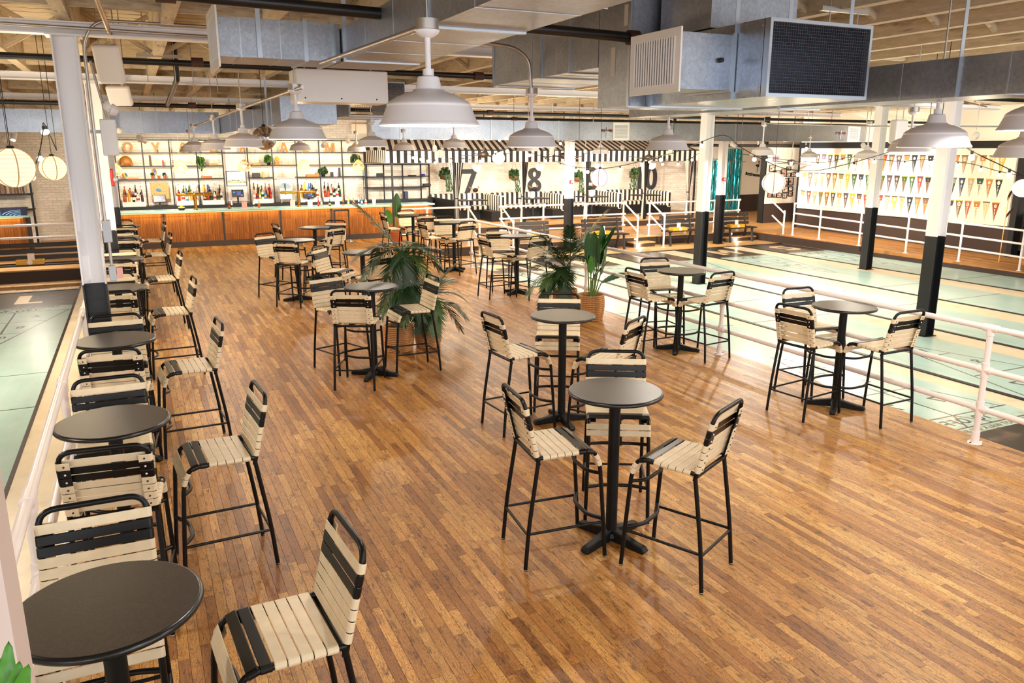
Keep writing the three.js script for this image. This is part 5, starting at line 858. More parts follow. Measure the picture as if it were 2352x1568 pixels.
// ---------- teal tinsel, restroom sign, framed pictures ----------
M.tinsel = std(0x1f9fb4, 0.25, 0.7);
M.tinsel2 = std(0x55cfd0, 0.2, 0.8);
for (const [x0, x1, yt, n] of [[20.9, 21.6, 2.1, 'left strip by the palm leaves'], [21.7, 22.75, 2.55, 'right wide piece']]) {
  const o = thing('tinsel_curtain', 'shimmering teal tinsel curtain, ' + n, 'curtain', [(x0 + x1) / 2, PY, -26.08]); for (const [mm, s] of [[M.tinsel, 0], [M.tinsel2, 1]]) { const g = []; for (let i = s; i < (x1 - x0) * 34; i += 2) { const x = x0 - (x0 + x1) / 2 + i / 34; const p = new THREE.PlaneGeometry(0.04, yt, 1, 14); const a = p.attributes.position; for (let k = 0; k < a.count; k++) a.setZ(k, 0.02 * Math.sin(a.getY(k) * 9 + i * 1.7) + 0.015 * Math.sin(a.getX(k) * 60 + i)); p.computeVertexNormals(); p.rotateY(rr(-0.5, 0.5)); p.translate(x, yt / 2, rr(-0.02, 0.03)); g.push(p); } mesh('tinsel_strips', g, mm, o).userData.kind = 'stuff'; }
}
struct('wall_panel', box2(22.8, 24.9, 0.75, 3.6, -26.2, -26.15), M.wallCream, 'cream wall panel carrying the restroom sign'); struct('baseboard_back', box2(22.8, 24.9, PY, 0.75, -26.2, -26.14), M.darkBrown, 'dark wainscot below the restroom sign');
{
  const o = thing('restroom_sign', 'black script restrooms sign with a small bird above it', 'sign', [23.42, 1.50, -26.15]); const t = mesh('lettering', textGeo('Restrooms', 0.13, 0.02), M.black, o); t.applyMatrix4(new THREE.Matrix4().makeShear(0, 0, 0.25, 0, 0, 0)); t.scale.x = 0.88;
  const f = mesh('bird', [ball(0.06, 0.22, 0.42, 0.02, 12).scale(1.0, 1, 1), tube([[0.25, 0.45, 0.02], [0.30, 0.52, 0.02], [0.24, 0.58, 0.02], [0.27, 0.62, 0.02]], 0.014, 0.04, 6), rod([0.2, 0.37, 0.02], [0.19, 0.14, 0.02], 0.007, 5), rod([0.23, 0.37, 0.02], [0.24, 0.14, 0.02], 0.007, 5), bar([0.27, 0.62, 0.02], [0.33, 0.59, 0.02], 0.02, 0.02), ball(0.04, 0.15, 0.44, 0.02, 8)], M.black, o);
}
{ // picture wall
  const Z0 = -21.69, s = 0.1703, at = (x, y) => onZ(1600 + x * s, 300 + y * s, Z0);
  struct('trim_4', [box2(19.96, 20.0, PY, 3.7, -21.92, -21.66)], M.black, 'black edge left of the framed pictures');
  const list = [[1020, 507, 70, 85, 0], [1095, 560, 68, 46, 1], [1178, 565, 58, 95, 0], [1242, 510, 52, 42, 1], [1238, 597, 52, 50, 1], [1305, 592, 50, 50, 0], [1210, 690, 55, 85, 1], [1268, 685, 58, 95, 0], [1195, 790, 66, 80, 0], [1267, 782, 52, 52, 1], [985, 872, 50, 48, 1], [1048, 872, 50, 48, 0], [1110, 870, 54, 58, 1], [1186, 877, 54, 58, 0], [1262, 853, 50, 56, 1]];
  const atlas = canvasTex(256, 128, (c, w, h) => { for (let i = 0; i < 8; i++) { const x = (i % 4) * 64, y = (i >> 2) * 64; c.fillStyle = ['#e8c8b0', '#f0dcc4', '#d9a58c', '#c9b8a8'][i % 4]; c.fillRect(x, y, 64, 64); for (let k = 0; k < 7; k++) { c.fillStyle = ['#7a3a30', '#4a5a7a', '#b58a4a', '#3a3430', '#a86a5a'][(k + i) % 5]; c.fillRect(x + 10 + hash(i, k) * 36, y + 10 + hash(k, i + 9) * 36, 4 + hash(i + k, 3) * 14, 4 + hash(k, i) * 14); } } });
  list.forEach(([x, y, w, h, d], i) => { const p = at(x, y), q = at(x + w / 2, y + h / 2), W = (q.x - p.x) * 2, H = (p.y - q.y) * 2; const o = thing('framed_picture', 'small framed picture by the exit, ' + ORD[i] + ' counting down from the top', 'picture', [p.x, p.y, Z0 - 0.01], 0, 'framed pictures by the exit'); mesh('frame', [box(W, 0.022, 0.025, 0, H / 2, 0.012), box(W, 0.022, 0.025, 0, -H / 2, 0.012), box(0.022, H, 0.025, W / 2, 0, 0.012), box(0.022, H, 0.025, -W / 2, 0, 0.012)], M.black, o); const u = (i % 4) / 4, v = ((i >> 2) % 2) / 2; mesh('print', uvBy(box(W, H, 0.006, 0, 0, 0.003), (a, b) => [u + (a / W + 0.5) / 4, v + (b / H + 0.5) / 2]), std(0xffffff, 0.5, 0, { map: atlas }), o); });
  const e = at(1050, 375), o = thing('exit_sign', 'red lit exit sign above the framed pictures', 'sign', [e.x, e.y, Z0]); const t = canvasTex(128, 64, (c, w, h) => { c.fillStyle = '#f2d8d0'; c.fillRect(0, 0, w, h); c.fillStyle = '#d22a22'; c.font = 'bold 54px sans-serif'; c.textAlign = 'center'; c.fillText('EXIT', w / 2, 52); }); mesh('case', rbox(0.3, 0.2, 0.05, 0.008, 0, 0, 0.03), M.whiteGloss, o); mesh('lit_face', uvBy(box(0.29, 0.19, 0.004, 0, 0, 0.057), (x, y) => [x / 0.29 + 0.5, y / 0.19 + 0.5]), new THREE.MeshStandardMaterial({ color: 0x333333, emissive: 0xffffff, emissiveMap: t, emissiveIntensity: 2.2 }), o);
}
// ---------- pennants ----------
{
  const board = struct('wall_board', box2(19.84, 19.9, 0.70, 2.62, -19.95, -12.8), M.wallCream, 'cream board on the right wall behind the pennants');
  const fr = struct('trim_5', box2(19.80, 19.9, 2.62, 2.80, -20.0, -12.7), M.black, 'black frieze above the pennants');
  const pal = ['#9c4436', '#c07a3a', '#d0a83e', '#39425a', '#4f433d', '#a8875e', '#3d5f48', '#b8594a', '#8a7055', '#d6c08c', '#645260', '#b8443c', '#2c2e36', '#cc8a48', '#8a8a66', '#b5a184', '#7a5a48'];
  const cells = 96, tex = canvasTex(1024, 768, (c, w, h) => { for (let i = 0; i < cells; i++) { const x = (i % 16) * 64, y = Math.floor(i / 16) * 128; const a = pal[Math.floor(hash(i, 11) * pal.length)], b = hash(i, 5) < 0.5 ? '#ecdcc0' : pal[Math.floor(hash(i, 23) * pal.length)]; c.fillStyle = a; c.fillRect(x, y, 64, 128); c.fillStyle = b; if (i % 3 === 0) c.fillRect(x, y + 40, 64, 88); c.fillStyle = hash(i, 8) < 0.5 ? '#d9b13a' : '#3a3028'; c.fillRect(x, y, 64, 6); c.fillStyle = i % 3 === 0 ? a : '#ecdcc0'; c.beginPath(); c.arc(x + 32, y + 26, 9 + 6 * hash(i, 2), 0, 7); c.fill(); c.fillStyle = hash(i, 31) < 0.5 ? '#d98a3a' : b; c.beginPath(); c.arc(x + 32 + 6 * (hash(i, 3) - 0.5), y + 26, 6, 0, 7); c.fill(); c.fillStyle = i % 3 === 0 ? a : '#ecdcc0'; for (let k = 0; k < 8; k++) { const ww = 14 * (1 - k / 9); c.fillRect(x + 32 - ww / 2, y + 46 + k * 9, ww * (0.5 + 0.5 * hash(i, k)), 6); } } });
  const mat = std(0xffffff, 0.85, 0, { map: tex, side: THREE.DoubleSide });
  const HUE = [['red', [0, 7, 11]], ['orange', [1, 13]], ['yellow', [2, 9]], ['navy', [3, 12]], ['brown', [4, 8, 5, 15]], ['green', [6, 14, 16]], ['purple', [10]]];
  let n = 0;
  [2.44, 1.86, 1.28].forEach((y, r) => { const N = 27; for (let i = 0; i < N; i++) {
    const z = -19.72 + i * 0.252, w = 0.19 + 0.02 * hash(i, r), h = 0.47 + 0.05 * hash(r + 4, i), c = n % cells, u0 = (c % 16) / 16, v1 = 1 - Math.floor(c / 16) / 6; n++;
    const g = new THREE.BufferGeometry(), t = 0.004; g.setAttribute('position', new THREE.Float32BufferAttribute([-t, 0, w / 2, -t, 0, -w / 2, -t, -h, 0, 0, 0, w / 2, 0, -h, 0, 0, 0, -w / 2], 3)); g.setAttribute('uv', new THREE.Float32BufferAttribute([u0 + 1 / 16, v1, u0, v1, u0 + 1 / 32, v1 - 1 / 6, u0 + 1 / 16, v1, u0 + 1 / 32, v1 - 1 / 6, u0, v1], 2)); g.setIndex([0, 1, 2, 3, 4, 5, 0, 3, 5, 0, 5, 1, 0, 2, 4, 0, 4, 3, 1, 5, 4, 1, 4, 2]); const gg = g.toNonIndexed(); gg.computeVertexNormals();
    const hue = (HUE.find(([, l]) => l.includes(Math.floor(hash(c, 11) * pal.length))) || ['brown'])[0];
    const m = mesh('pennant', gg, mat); m.position.set(19.836, y, z); tag(m, hue + ' felt pennant, ' + (ORD[i] || (i + 1) + 'th') + ' from the left in the ' + ['top', 'middle', 'bottom'][r] + ' row', 'pennant', 'pennants on the right wall');
  } });
}
// ---------- plants in woven baskets ----------
const weaveTex = dataTex(256, 64, (u, v) => { const k = 0.84 + 0.28 * vnoise(u * 64, v * 8, 64, 8) - 0.1 * vnoise(u * 200, v * 30, 200, 30); return [206 * k, 150 * k, 94 * k]; });
M.basket = std(0xffffff, 0.85, 0, { map: weaveTex });
M.soil = std(0x241a12, 0.95);
M.palm = std(0x1f3a18, 0.45, 0, { side: THREE.DoubleSide }); M.palmLight = std(0x3d5c22, 0.45, 0, { side: THREE.DoubleSide }); M.palmDry = std(0x7d7a3e, 0.6, 0, { side: THREE.DoubleSide });
M.banana = std(0x244c20, 0.35, 0, { side: THREE.DoubleSide }); M.bananaLight = std(0x3f7a1e, 0.35, 0, { side: THREE.DoubleSide }); M.stalk = std(0x5f7a34, 0.6);
function basketGeo(r, h) {                            // woven coils stacked one on another, each coil twisted
  const n = 14, g = [lathe([[0, 0.004], [r * 0.82, 0.004], [r * 0.93, h * 0.35], [r * 0.93, h * 0.7], [r * 0.84, h * 0.97], [r * 0.80, h * 0.97], [r * 0.78, h * 0.8]], 40)];
  for (let i = 0; i < n; i++) { const t = (i + 0.5) / n, R = r * (0.86 + 0.14 * Math.sin(t * 2.5)) - 0.004, q = h / n * 0.56, c = new THREE.TorusGeometry(R, q, 6, 96), p = c.attributes.position; for (let k = 0; k < p.count; k++) { const x = p.getX(k), y = p.getY(k), a = Math.atan2(y, x), f = 1 + 0.022 * Math.sin(a * 26 + (i % 2) * Math.PI); p.setXYZ(k, x * f, y * f, p.getZ(k) * (1 + 0.25 * Math.cos(a * 26 + (i % 2) * Math.PI))); } c.computeVertexNormals(); g.push(c.rotateX(Math.PI / 2).translate(0, h * t, 0)); }
  return merge(g);
}
function frond(L, rise, droop, nLeaf = 30, leafL = 0.24, leafW = 0.019) {   // along +z from the origin
  const q = []; for (let i = 0; i <= 14; i++) { const t = i / 14; q.push(V(0, rise * t - droop * t * t, L * (t - 0.18 * t * t * droop))); }
  const stem = sweep(q, (t) => 0.007 * (1 - 0.8 * t) + 0.0012, 5, false), pos = [], idx = [], uv = [];
  const at = (t) => { const s = t * 14, i = Math.min(13, Math.floor(s)), f = s - i; return [q[i].clone().lerp(q[i + 1], f), q[i + 1].clone().sub(q[i]).normalize()]; };
  for (let k = 0; k < nLeaf; k++) for (const s of [-1, 1]) {
    const t = 0.16 + 0.84 * (k + 0.3 * (s + 1) / 2) / nLeaf; const [p, d] = at(Math.min(0.999, t)); const l = leafL * (0.45 + 0.75 * Math.sin(Math.PI * Math.min(1, 0.18 + 0.78 * t))) * rr(0.85, 1.1);
    const side = V(s, 0, 0), up = V(0, 0, 0).crossVectors(d, V(1, 0, 0)).multiplyScalar(-1); if (up.y < 0) up.multiplyScalar(-1);
    const dir = side.clone().multiplyScalar(0.78).addScaledVector(d, 0.55 + 0.5 * t).addScaledVector(up, 0.14 + rr(-0.12, 0.12)).normalize();
    const wv = d.clone().cross(dir).cross(dir).normalize().multiplyScalar(leafW * 0.5); const m = p.clone().addScaledVector(dir, l * 0.45), e = p.clone().addScaledVector(dir, l); m.y -= l * 0.05; e.y -= l * 0.24;
    const o = pos.length / 3; for (const v of [p.clone().addScaledVector(wv, 0.35), p.clone().addScaledVector(wv, -0.35), m.clone().add(wv), m.clone().sub(wv), e]) { pos.push(v.x, v.y, v.z); uv.push(0, 0); } idx.push(o, o + 1, o + 2, o + 2, o + 1, o + 3, o + 2, o + 3, o + 4);
  }
  const g = new THREE.BufferGeometry(); g.setAttribute('position', new THREE.Float32BufferAttribute(pos, 3)); g.setAttribute('uv', new THREE.Float32BufferAttribute(uv, 2)); g.setIndex(idx); g.computeVertexNormals();
  return merge([stem, g]);
}
function bigLeaf(L, W, curl) { const n = 14, pos = [], uv = [], idx = []; for (let i = 0; i <= n; i++) { const t = i / n, w = W * Math.pow(Math.sin(Math.PI * Math.min(1, 0.05 + t * 0.95)), 0.6) * 0.5; const y = L * t, z = curl * t * t; for (const [a, dz] of [[-1, 0.04], [-0.5, 0.012], [0, 0], [0.5, 0.012], [1, 0.04]]) { pos.push(a * w, y, z + dz * W * 3 * 0.5 + 0.004 * Math.sin(t * 40) * Math.abs(a)); uv.push(a, t); } } for (let i = 0; i < n; i++) for (let k = 0; k < 4; k++) { const a = i * 5 + k, b = a + 5; idx.push(a, a + 1, b, b, a + 1, b + 1); } const g = new THREE.BufferGeometry(); g.setAttribute('position', new THREE.Float32BufferAttribute(pos, 3)); g.setAttribute('uv', new THREE.Float32BufferAttribute(uv, 2)); g.setIndex(idx); g.computeVertexNormals(); return g; }
function pottedPalm(label, x, z, r, h, trunk, fronds) {
  const o = thing('potted_palm', label, 'plant', [x, 0, z]); mesh('basket', basketGeo(r, h), M.basket, o); mesh('soil', cyl(r * 0.84, r * 0.84, 0.02, 0, h * 0.82, 0, 24), M.soil, o);
  for (const [dx, dz, y] of trunk) mesh('trunk', sweep([V(dx * 0.3, h * 0.8, dz * 0.3), V(dx * 0.7, (h * 0.8 + y) / 2, dz * 0.7), V(dx, y, dz)], 0.014, 8), M.stalk, o);
  for (const [yaw, L, rise, droop, k, n, mat] of fronds) { const [dx, dz, y] = trunk[k]; const m = mesh('frond', frond(L, rise, droop, n || 30, 0.21), mat || (rnd() < 0.75 ? M.palm : M.palmLight), o); m.position.set(dx, y, dz); m.rotation.y = yaw * Math.PI / 180; }
  return o;
}
pottedPalm('tall palm with long drooping fronds in the left woven basket', 2.97, -9.85, 0.20, 0.34, [[0.06, 0, 1.33], [0.12, -0.03, 1.25], [0.10, 0.05, 0.86]], [
  [-118, 0.62, 0.72, 0.10, 0, 30, M.palmLight], [-98, 0.66, 0.30, 0.42, 0], [-75, 0.62, 0.16, 0.52, 0], [-48, 0.52, 0.12, 0.62, 1], [-10, 0.30, 0.10, 0.86, 0, 36], [8, 0.26, 0.02, 0.80, 1, 36], [40, 0.44, 0.16, 0.60, 1], [66, 0.56, 0.26, 0.46, 0], [88, 0.62, 0.36, 0.36, 1, 34], [104, 0.60, 0.22, 0.46, 1], [125, 0.55, 0.34, 0.40, 0], [165, 0.5, 0.36, 0.40, 1], [-155, 0.52, 0.34, 0.4, 0],
  [-85, 0.62, 0.22, 0.36, 2], [-60, 0.50, 0.10, 0.40, 2], [-30, 0.40, 0.22, 0.55, 2], [20, 0.36, 0.20, 0.6, 2], [60, 0.45, 0.22, 0.45, 2]]);
pottedPalm('low bushy palm in the right woven basket beside a stool', 3.40, -9.90, 0.175, 0.32, [[0, 0, 0.66], [0.05, 0.05, 0.58], [-0.06, 0.06, 0.62]], [
  [85, 0.56, 0.30, 0.36, 0], [62, 0.50, 0.22, 0.42, 1], [108, 0.52, 0.42, 0.22, 0, 28, M.palmLight], [98, 0.46, 0.10, 0.50, 1], [-80, 0.50, 0.38, 0.36, 2, 28, M.palmLight], [-60, 0.48, 0.22, 0.46, 2], [-100, 0.45, 0.45, 0.34, 0], [15, 0.36, 0.36, 0.5, 2, 26, M.palmLight], [-20, 0.36, 0.40, 0.44, 2, 26, M.palmLight], [0, 0.34, 0.12, 0.56, 0], [150, 0.42, 0.5, 0.3, 0], [70, 0.4, 0.55, 0.1, 0], [-35, 0.40, 0.10, 0.5, 0]]);
pottedPalm('feathery palm in the rear basket beside the right rail', 6.10, -10.95, 0.19, 0.42, [[0, 0, 0.75], [-0.08, 0.02, 0.66], [0.08, 0, 0.85]], [
  [-85, 0.6, 0.62, 0.35, 1], [-60, 0.55, 0.35, 0.5, 1], [-110, 0.62, 0.7, 0.3, 0], [-30, 0.5, 0.55, 0.5, 1], [10, 0.5, 0.65, 0.45, 0], [40, 0.55, 0.85, 0.35, 2, 30, M.palmLight], [70, 0.6, 1.02, 0.22, 2, 30, M.palmDry], [85, 0.45, 0.85, 0.3, 2, 30, M.palmLight], [-95, 0.65, 0.25, 0.55, 1], [-75, 0.5, 0.1, 0.55, 1], [-20, 0.45, 0.2, 0.6, 1], [120, 0.5, 0.7, 0.4, 2], [170, 0.5, 0.6, 0.4, 0], [-140, 0.5, 0.6, 0.4, 0], [-50, 0.55, 0.8, 0.4, 0], [-65, 0.6, 0.5, 0.3, 0], [-100, 0.55, 0.45, 0.35, 1], [-40, 0.5, 0.3, 0.4, 0], [-85, 0.5, 0.75, 0.2, 0], [-15, 0.5, 0.4, 0.4, 1], [25, 0.5, 0.5, 0.4, 2], [-120, 0.5, 0.5, 0.3, 1], [-70, 0.42, 0.05, 0.4, 1], [-30, 0.4, 0.9, 0.3, 2]]);
function leafPlant(label, x, y0, z, r, h, leaves, basket = M.basket) {
  const o = thing('leafy_planter', label, 'plant', [x, y0, z]); mesh('basket', basketGeo(r, h), basket, o); mesh('soil', cyl(r * 0.84, r * 0.84, 0.02, 0, h * 0.82, 0, 24), M.soil, o);
  for (const [dx, yb, yaw, tilt, L, W, curl, light] of leaves) { const m = mesh('large_leaf', bigLeaf(L, W, curl), light ? M.bananaLight : M.banana, o); m.position.set(dx, yb, 0); m.rotation.set(0, yaw, tilt, 'ZYX'); mesh('leaf_stalk', sweep([V(dx * 0.3, h * 0.75, 0), V(dx, yb, 0), V(dx - Math.sin(tilt) * L * 0.5, yb + Math.cos(tilt) * L * 0.5, -0.006)], 0.010, 6), M.stalk, m.parent); }
  return o;
}
leafPlant('broad banana-leaf plant in the large woven basket by the right rail', 6.27, 0, -10.45, 0.215, 0.40, [[0.14, 0.86, 0.5, -0.12, 0.62, 0.25, -0.05, 0], [0.06, 0.82, -0.4, 0.05, 0.56, 0.17, 0.05, 0], [-0.06, 0.88, 0.3, 0.1, 0.5, 0.16, 0.04, 0], [0.0, 0.72, 0.2, 0.12, 0.30, 0.13, 0.03, 1], [0.17, 0.70, 0.8, -0.3, 0.62, 0.24, -0.1, 0], [0.2, 0.58, 0.6, -1.15, 0.42, 0.15, 0.1, 0], [0.12, 0.98, -1.2, -0.6, 0.55, 0.09, 0, 0], [0.02, 0.6, 0.8, -0.5, 0.4, 0.12, 0.1, 0]]);
leafPlant('upright banana-leaf plant standing before the right end of the bar', 6.55, 0, -21.6, 0.17, 0.34, [[0.03, 0.75, 0.2, -0.05, 0.66, 0.26, -0.03, 0], [-0.16, 0.55, 0.1, 0.25, 0.42, 0.24, 0.04, 1], [0.05, 0.62, 0.9, -0.2, 0.5, 0.12, 0.05, 0]], terracotta);
leafPlant('broad-leaf plant in a basket by the wall at the right edge', 19.0, -0.08, -11.55, 0.2, 0.40, [[0.0, 0.6, 0.2, 0.1, 0.55, 0.3, 0.1, 0], [0.15, 0.5, 0.4, -0.3, 0.5, 0.28, 0.1, 0], [-0.15, 0.65, 0.1, 0.4, 0.5, 0.28, 0.1, 0], [0.05, 0.4, 0.2, -0.2, 0.5, 0.2, 0.1, 1]]);
{ const o = thing('bamboo_stalk', 'tall thin dry stalk beside the plant at the right edge', 'plant', [18.8, -0.1, -12.2]); mesh('cane', rod([0, 0, 0], [0.02, 1.75, 0], 0.012, 6), M.rattan, o); mesh('dry_leaf', bigLeaf(0.3, 0.1, 0.1).translate(0.0, 1.5, 0), M.rust, o); mesh('dry_leaf', bigLeaf(0.25, 0.08, 0.1).rotateZ(-0.4).translate(0.02, 1.1, 0), M.rust, o); }
// leaf tips and a pale post close to the viewpoint, bottom left
{ const at = (u, v, d) => { const p = survey(u, v); return V(p.x * d, EYE + p.y * d, p.z * d); };
  const b = at(25, 1430, 1.5); struct('trim_6', box2(b.x - 0.16, b.x, 0, RH, b.z - 0.14, b.z), std(0xc2b0a8, 0.7), 'pale post at the bottom left corner of the view');
  const base = at(10, 1700, 1.25), o = thing('leafy_planter', 'green leaf tips rising in the bottom left corner', 'plant', [base.x, 0, base.z]);
  mesh('basket', basketGeo(0.13, 0.3), M.basket, o); mesh('stem', rod([0, 0.25, 0], [0, base.y, 0], 0.01, 6), M.stalk, o);
  for (const [u, v] of [[20, 1470], [45, 1515], [66, 1522], [8, 1500]]) { const t = at(u, v, 1.25).sub(V(base.x, 0, base.z)), s = V(0, base.y, 0), d = t.clone().sub(s); const g = bigLeaf(d.length(), 0.028, 0); g.applyQuaternion(new THREE.Quaternion().setFromUnitVectors(V(0, 1, 0), d.clone().normalize())); const m = mesh('leaf', g, M.bananaLight, o); m.position.copy(s); } }
// ---------- paper lanterns ----------
const at = (u, v, d) => { const p = survey(u, v); return V(p.x * d, EYE + p.y * d, p.z * d); };
function lantern(p, r, label, col, k, ribs = null, cd = LAMP.lantern) {
  const o = thing('paper_lantern', label, 'lantern', [p.x, p.y, p.z], 0, 'round paper lanterns');
  const prof = []; for (let i = 0; i <= 22; i++) { const a = -1.45 + i / 22 * 2.9; prof.push([r * Math.cos(a) * (1 - 0.012 * (i % 2)), r * 0.93 * Math.sin(a)]); }
  mesh('paper_shade', lathe(prof, 28), glow(col, k), o);
  mesh('hoops', range(-1.2, 1.2, 9).map((a) => new THREE.TorusGeometry(r * Math.cos(a) * 1.002, 0.0013, 4, 28).rotateX(Math.PI / 2).translate(0, r * 0.93 * Math.sin(a), 0)), M.hoop, o);
  if (ribs) mesh('ribs', [0.2, 1.25, 2.3, 3.35, 4.4, 5.4].map((t) => sweep(prof.map(([q, y]) => V(Math.cos(t) * q * 1.006, y, Math.sin(t) * q * 1.006)), 0.006, 4, false)), ribs, o);
  mesh('cap', cyl(r * 0.2, r * 0.14, 0.03, 0, r * 0.9, 0, 12), M.black, o); mesh('cord', rod([0, r * 0.9, 0], [0, TOP - p.y, 0], 0.004, 5), M.black, o);
  pointLight(o, [0, 0, 0], col, cd, 8); return o;
}
const cWarm = new THREE.Color(1, 0.78, 0.48), cCream = new THREE.Color(1, 0.88, 0.68), cWhite = new THREE.Color(1, 0.95, 0.9);
M.ribOrange = glow(new THREE.Color(1, 0.55, 0.16), 1.1); M.ribPink = glow(new THREE.Color(0.9, 0.45, 0.5), 1.1); M.hoop = glow(new THREE.Color(1, 0.72, 0.4), 1.2);
lantern(at(30, 385, 7.9), 0.205, 'large cream paper lantern at the left edge', cWarm, 3.4, M.ribOrange); lantern(at(122, 386, 10.6), 0.17, 'cream paper lantern half hidden by the nearest column', cWarm, 3.4, M.ribOrange);
lantern(at(1145, 363, 20), 0.165, 'plain white paper lantern above cabana seven', cWhite, 3); lantern(at(1012, 353, 18.5), 0.10, 'small yellow paper lantern beside the striped awning', cWarm, 3.4, M.ribOrange);
lantern(at(1378, 408, 14.5), 0.175, 'white paper lantern with pink ribs over the courts', new THREE.Color(1, 0.88, 0.86), 3.4, M.ribPink); lantern(at(1777, 420, 12.4), 0.18, 'cream paper lantern with tan ribs before the pictures', cCream, 3.4, M.ribOrange); lantern(at(2350, 432, 9.5), 0.115, 'white paper lantern at the right edge', cWhite, 3);
// ---------- string lights ----------
M.bulbString = glow(new THREE.Color(1, 0.86, 0.62), 7); M.cable = std(0x141414, 0.6);
const stringBulb = ball(0.034, 0, -0.065, 0, 10), stringSocket = cyl(0.014, 0.016, 0.045, 0, -0.038, 0, 8);
function lightString(label, pts, bulbs, cd = LAMP.bulb) {       // pts: [u, v, distance]; bulbs: fractions along the cable
  const o = thing('string_lights', label, 'lights', [0, 0, 0]); const c = new THREE.CatmullRomCurve3(pts.map((p) => at(...p))), q = c.getPoints(pts.length * 6); mesh('cable', sweep(q, 0.006, 5), M.cable, o);
  for (const e of [q[0], q[q.length - 1]]) mesh('hanger_wire', rod(e, V(e.x, TOP, e.z), 0.004, 5), M.cable, o);
  bulbs.forEach((t, i) => { const p = c.getPoint(t), b = mesh('bulb', stringBulb, M.bulbString, o); b.position.copy(p); const s = mesh('socket', stringSocket, M.black, b); if (i % 2 === 0) pointLight(b, [0, -0.065, 0], new THREE.Color(1, 0.82, 0.56), cd * 2, 1.5); });
}
lightString('string of bulbs dipping over the right courts to the lantern', [[1545, 352, 12.5], [1600, 330, 12.5], [1665, 311, 12.5], [1700, 337, 12.4], [1756, 368, 12.4], [1800, 386, 12.4], [1870, 392, 12.2], [1940, 378, 12], [1992, 364, 11.8], [2066, 341, 10.5], [2130, 318, 9.5]], [0.12, 0.36, 0.55, 0.74]);
lightString('string of bulbs running down toward the right edge', [[2160, 300, 8.5], [2225, 343, 8.6], [2290, 375, 8.8], [2352, 404, 9], [2420, 430, 9]], [0.28, 0.62]);
lightString('string of bulbs across the front of cabanas eight and nine', [[1180, 335, 16], [1225, 352, 16], [1270, 368, 16], [1310, 381, 15.5], [1345, 386, 15], [1378, 388, 14.5], [1440, 378, 14], [1500, 362, 13.5], [1545, 352, 12.5]], [0.1, 0.2, 0.3, 0.42, 0.52, 0.72, 0.82, 0.92]);
lightString('string of bulbs before the left end of the awning', [[930, 352, 19], [968, 360, 19], [1000, 367, 19], [1050, 362, 19], [1090, 366, 18.5], [1130, 355, 18], [1180, 335, 17]], [0.08, 0.16, 0.24, 0.33, 0.45, 0.55, 0.62, 0.72, 0.86]);
lightString('string of bulbs along the far duct above the awning', [[905, 305, 18.2], [1000, 308, 18.0], [1100, 312, 17.8], [1200, 318, 17.7], [1330, 325, 17.6]], [0.06, 0.14, 0.22, 0.3, 0.38, 0.46, 0.54, 0.62, 0.7, 0.8, 0.92]);
lightString('string of bulbs before the pennants', [[1690, 352, 18], [1770, 362, 17.5], [1830, 370, 17], [1900, 372, 16.5], [1960, 360, 16], [2060, 370, 15.5], [2140, 366, 15], [2230, 376, 14.5], [2290, 392, 14], [2352, 405, 14]], [0.1, 0.2, 0.3, 0.4, 0.5, 0.58, 0.66, 0.74, 0.82, 0.9]);
lightString('string of bulbs looping past the lanterns on the left', [[20, 340, 9.5], [70, 378, 9.2], [72, 395, 9.2], [88, 360, 9.3], [99, 300, 9.5], [100, 282, 9.6], [112, 305, 9.7], [130, 345, 10]], [0.16, 0.30, 0.45, 0.62, 0.78]);
lightString('string of bulbs in front of cabana ten', [[1480, 362, 19.5], [1505, 369, 19.5], [1540, 371, 19.5], [1575, 368, 19.5], [1605, 352, 19.5], [1640, 330, 19.5]], [0.1, 0.3, 0.5, 0.7, 0.88]);
// ---------- ceiling fans ----------
M.fan = std(0x2e2620, 0.5);
for (const [u, v, z, w] of [[1112, 355, -21.4, 'before cabana seven'], [1294, 358, -21.4, 'before cabana eight'], [1490, 362, -21.4, 'before cabana nine'], [1664, 366, -21.4, 'left of the restroom sign'], [1818, 373, -19.3, 'before the framed pictures']]) {
  const p = onZ(u, v, z); const o = thing('ceiling_fan', 'dark ceiling fan ' + w, 'fan', [p.x, p.y, z], hash(u, 3)); mesh('motor', lathe([[0, -0.09], [0.07, -0.08], [0.13, -0.03], [0.14, 0.02], [0.10, 0.07], [0.03, 0.1], [0, 0.1]], 18), M.fan, o); mesh('down_rod', rod([0, 0.09, 0], [0, TOP - p.y, 0], 0.014, 8), M.fan, o);
  for (let k = 0; k < 4; k++) { const b = mesh('blade', rbox(0.58, 0.012, 0.13, 0.005, 0.42, -0.02, 0, 1), M.fan, o); b.rotation.y = k * Math.PI / 2; b.rotation.x = 0.08; }
}
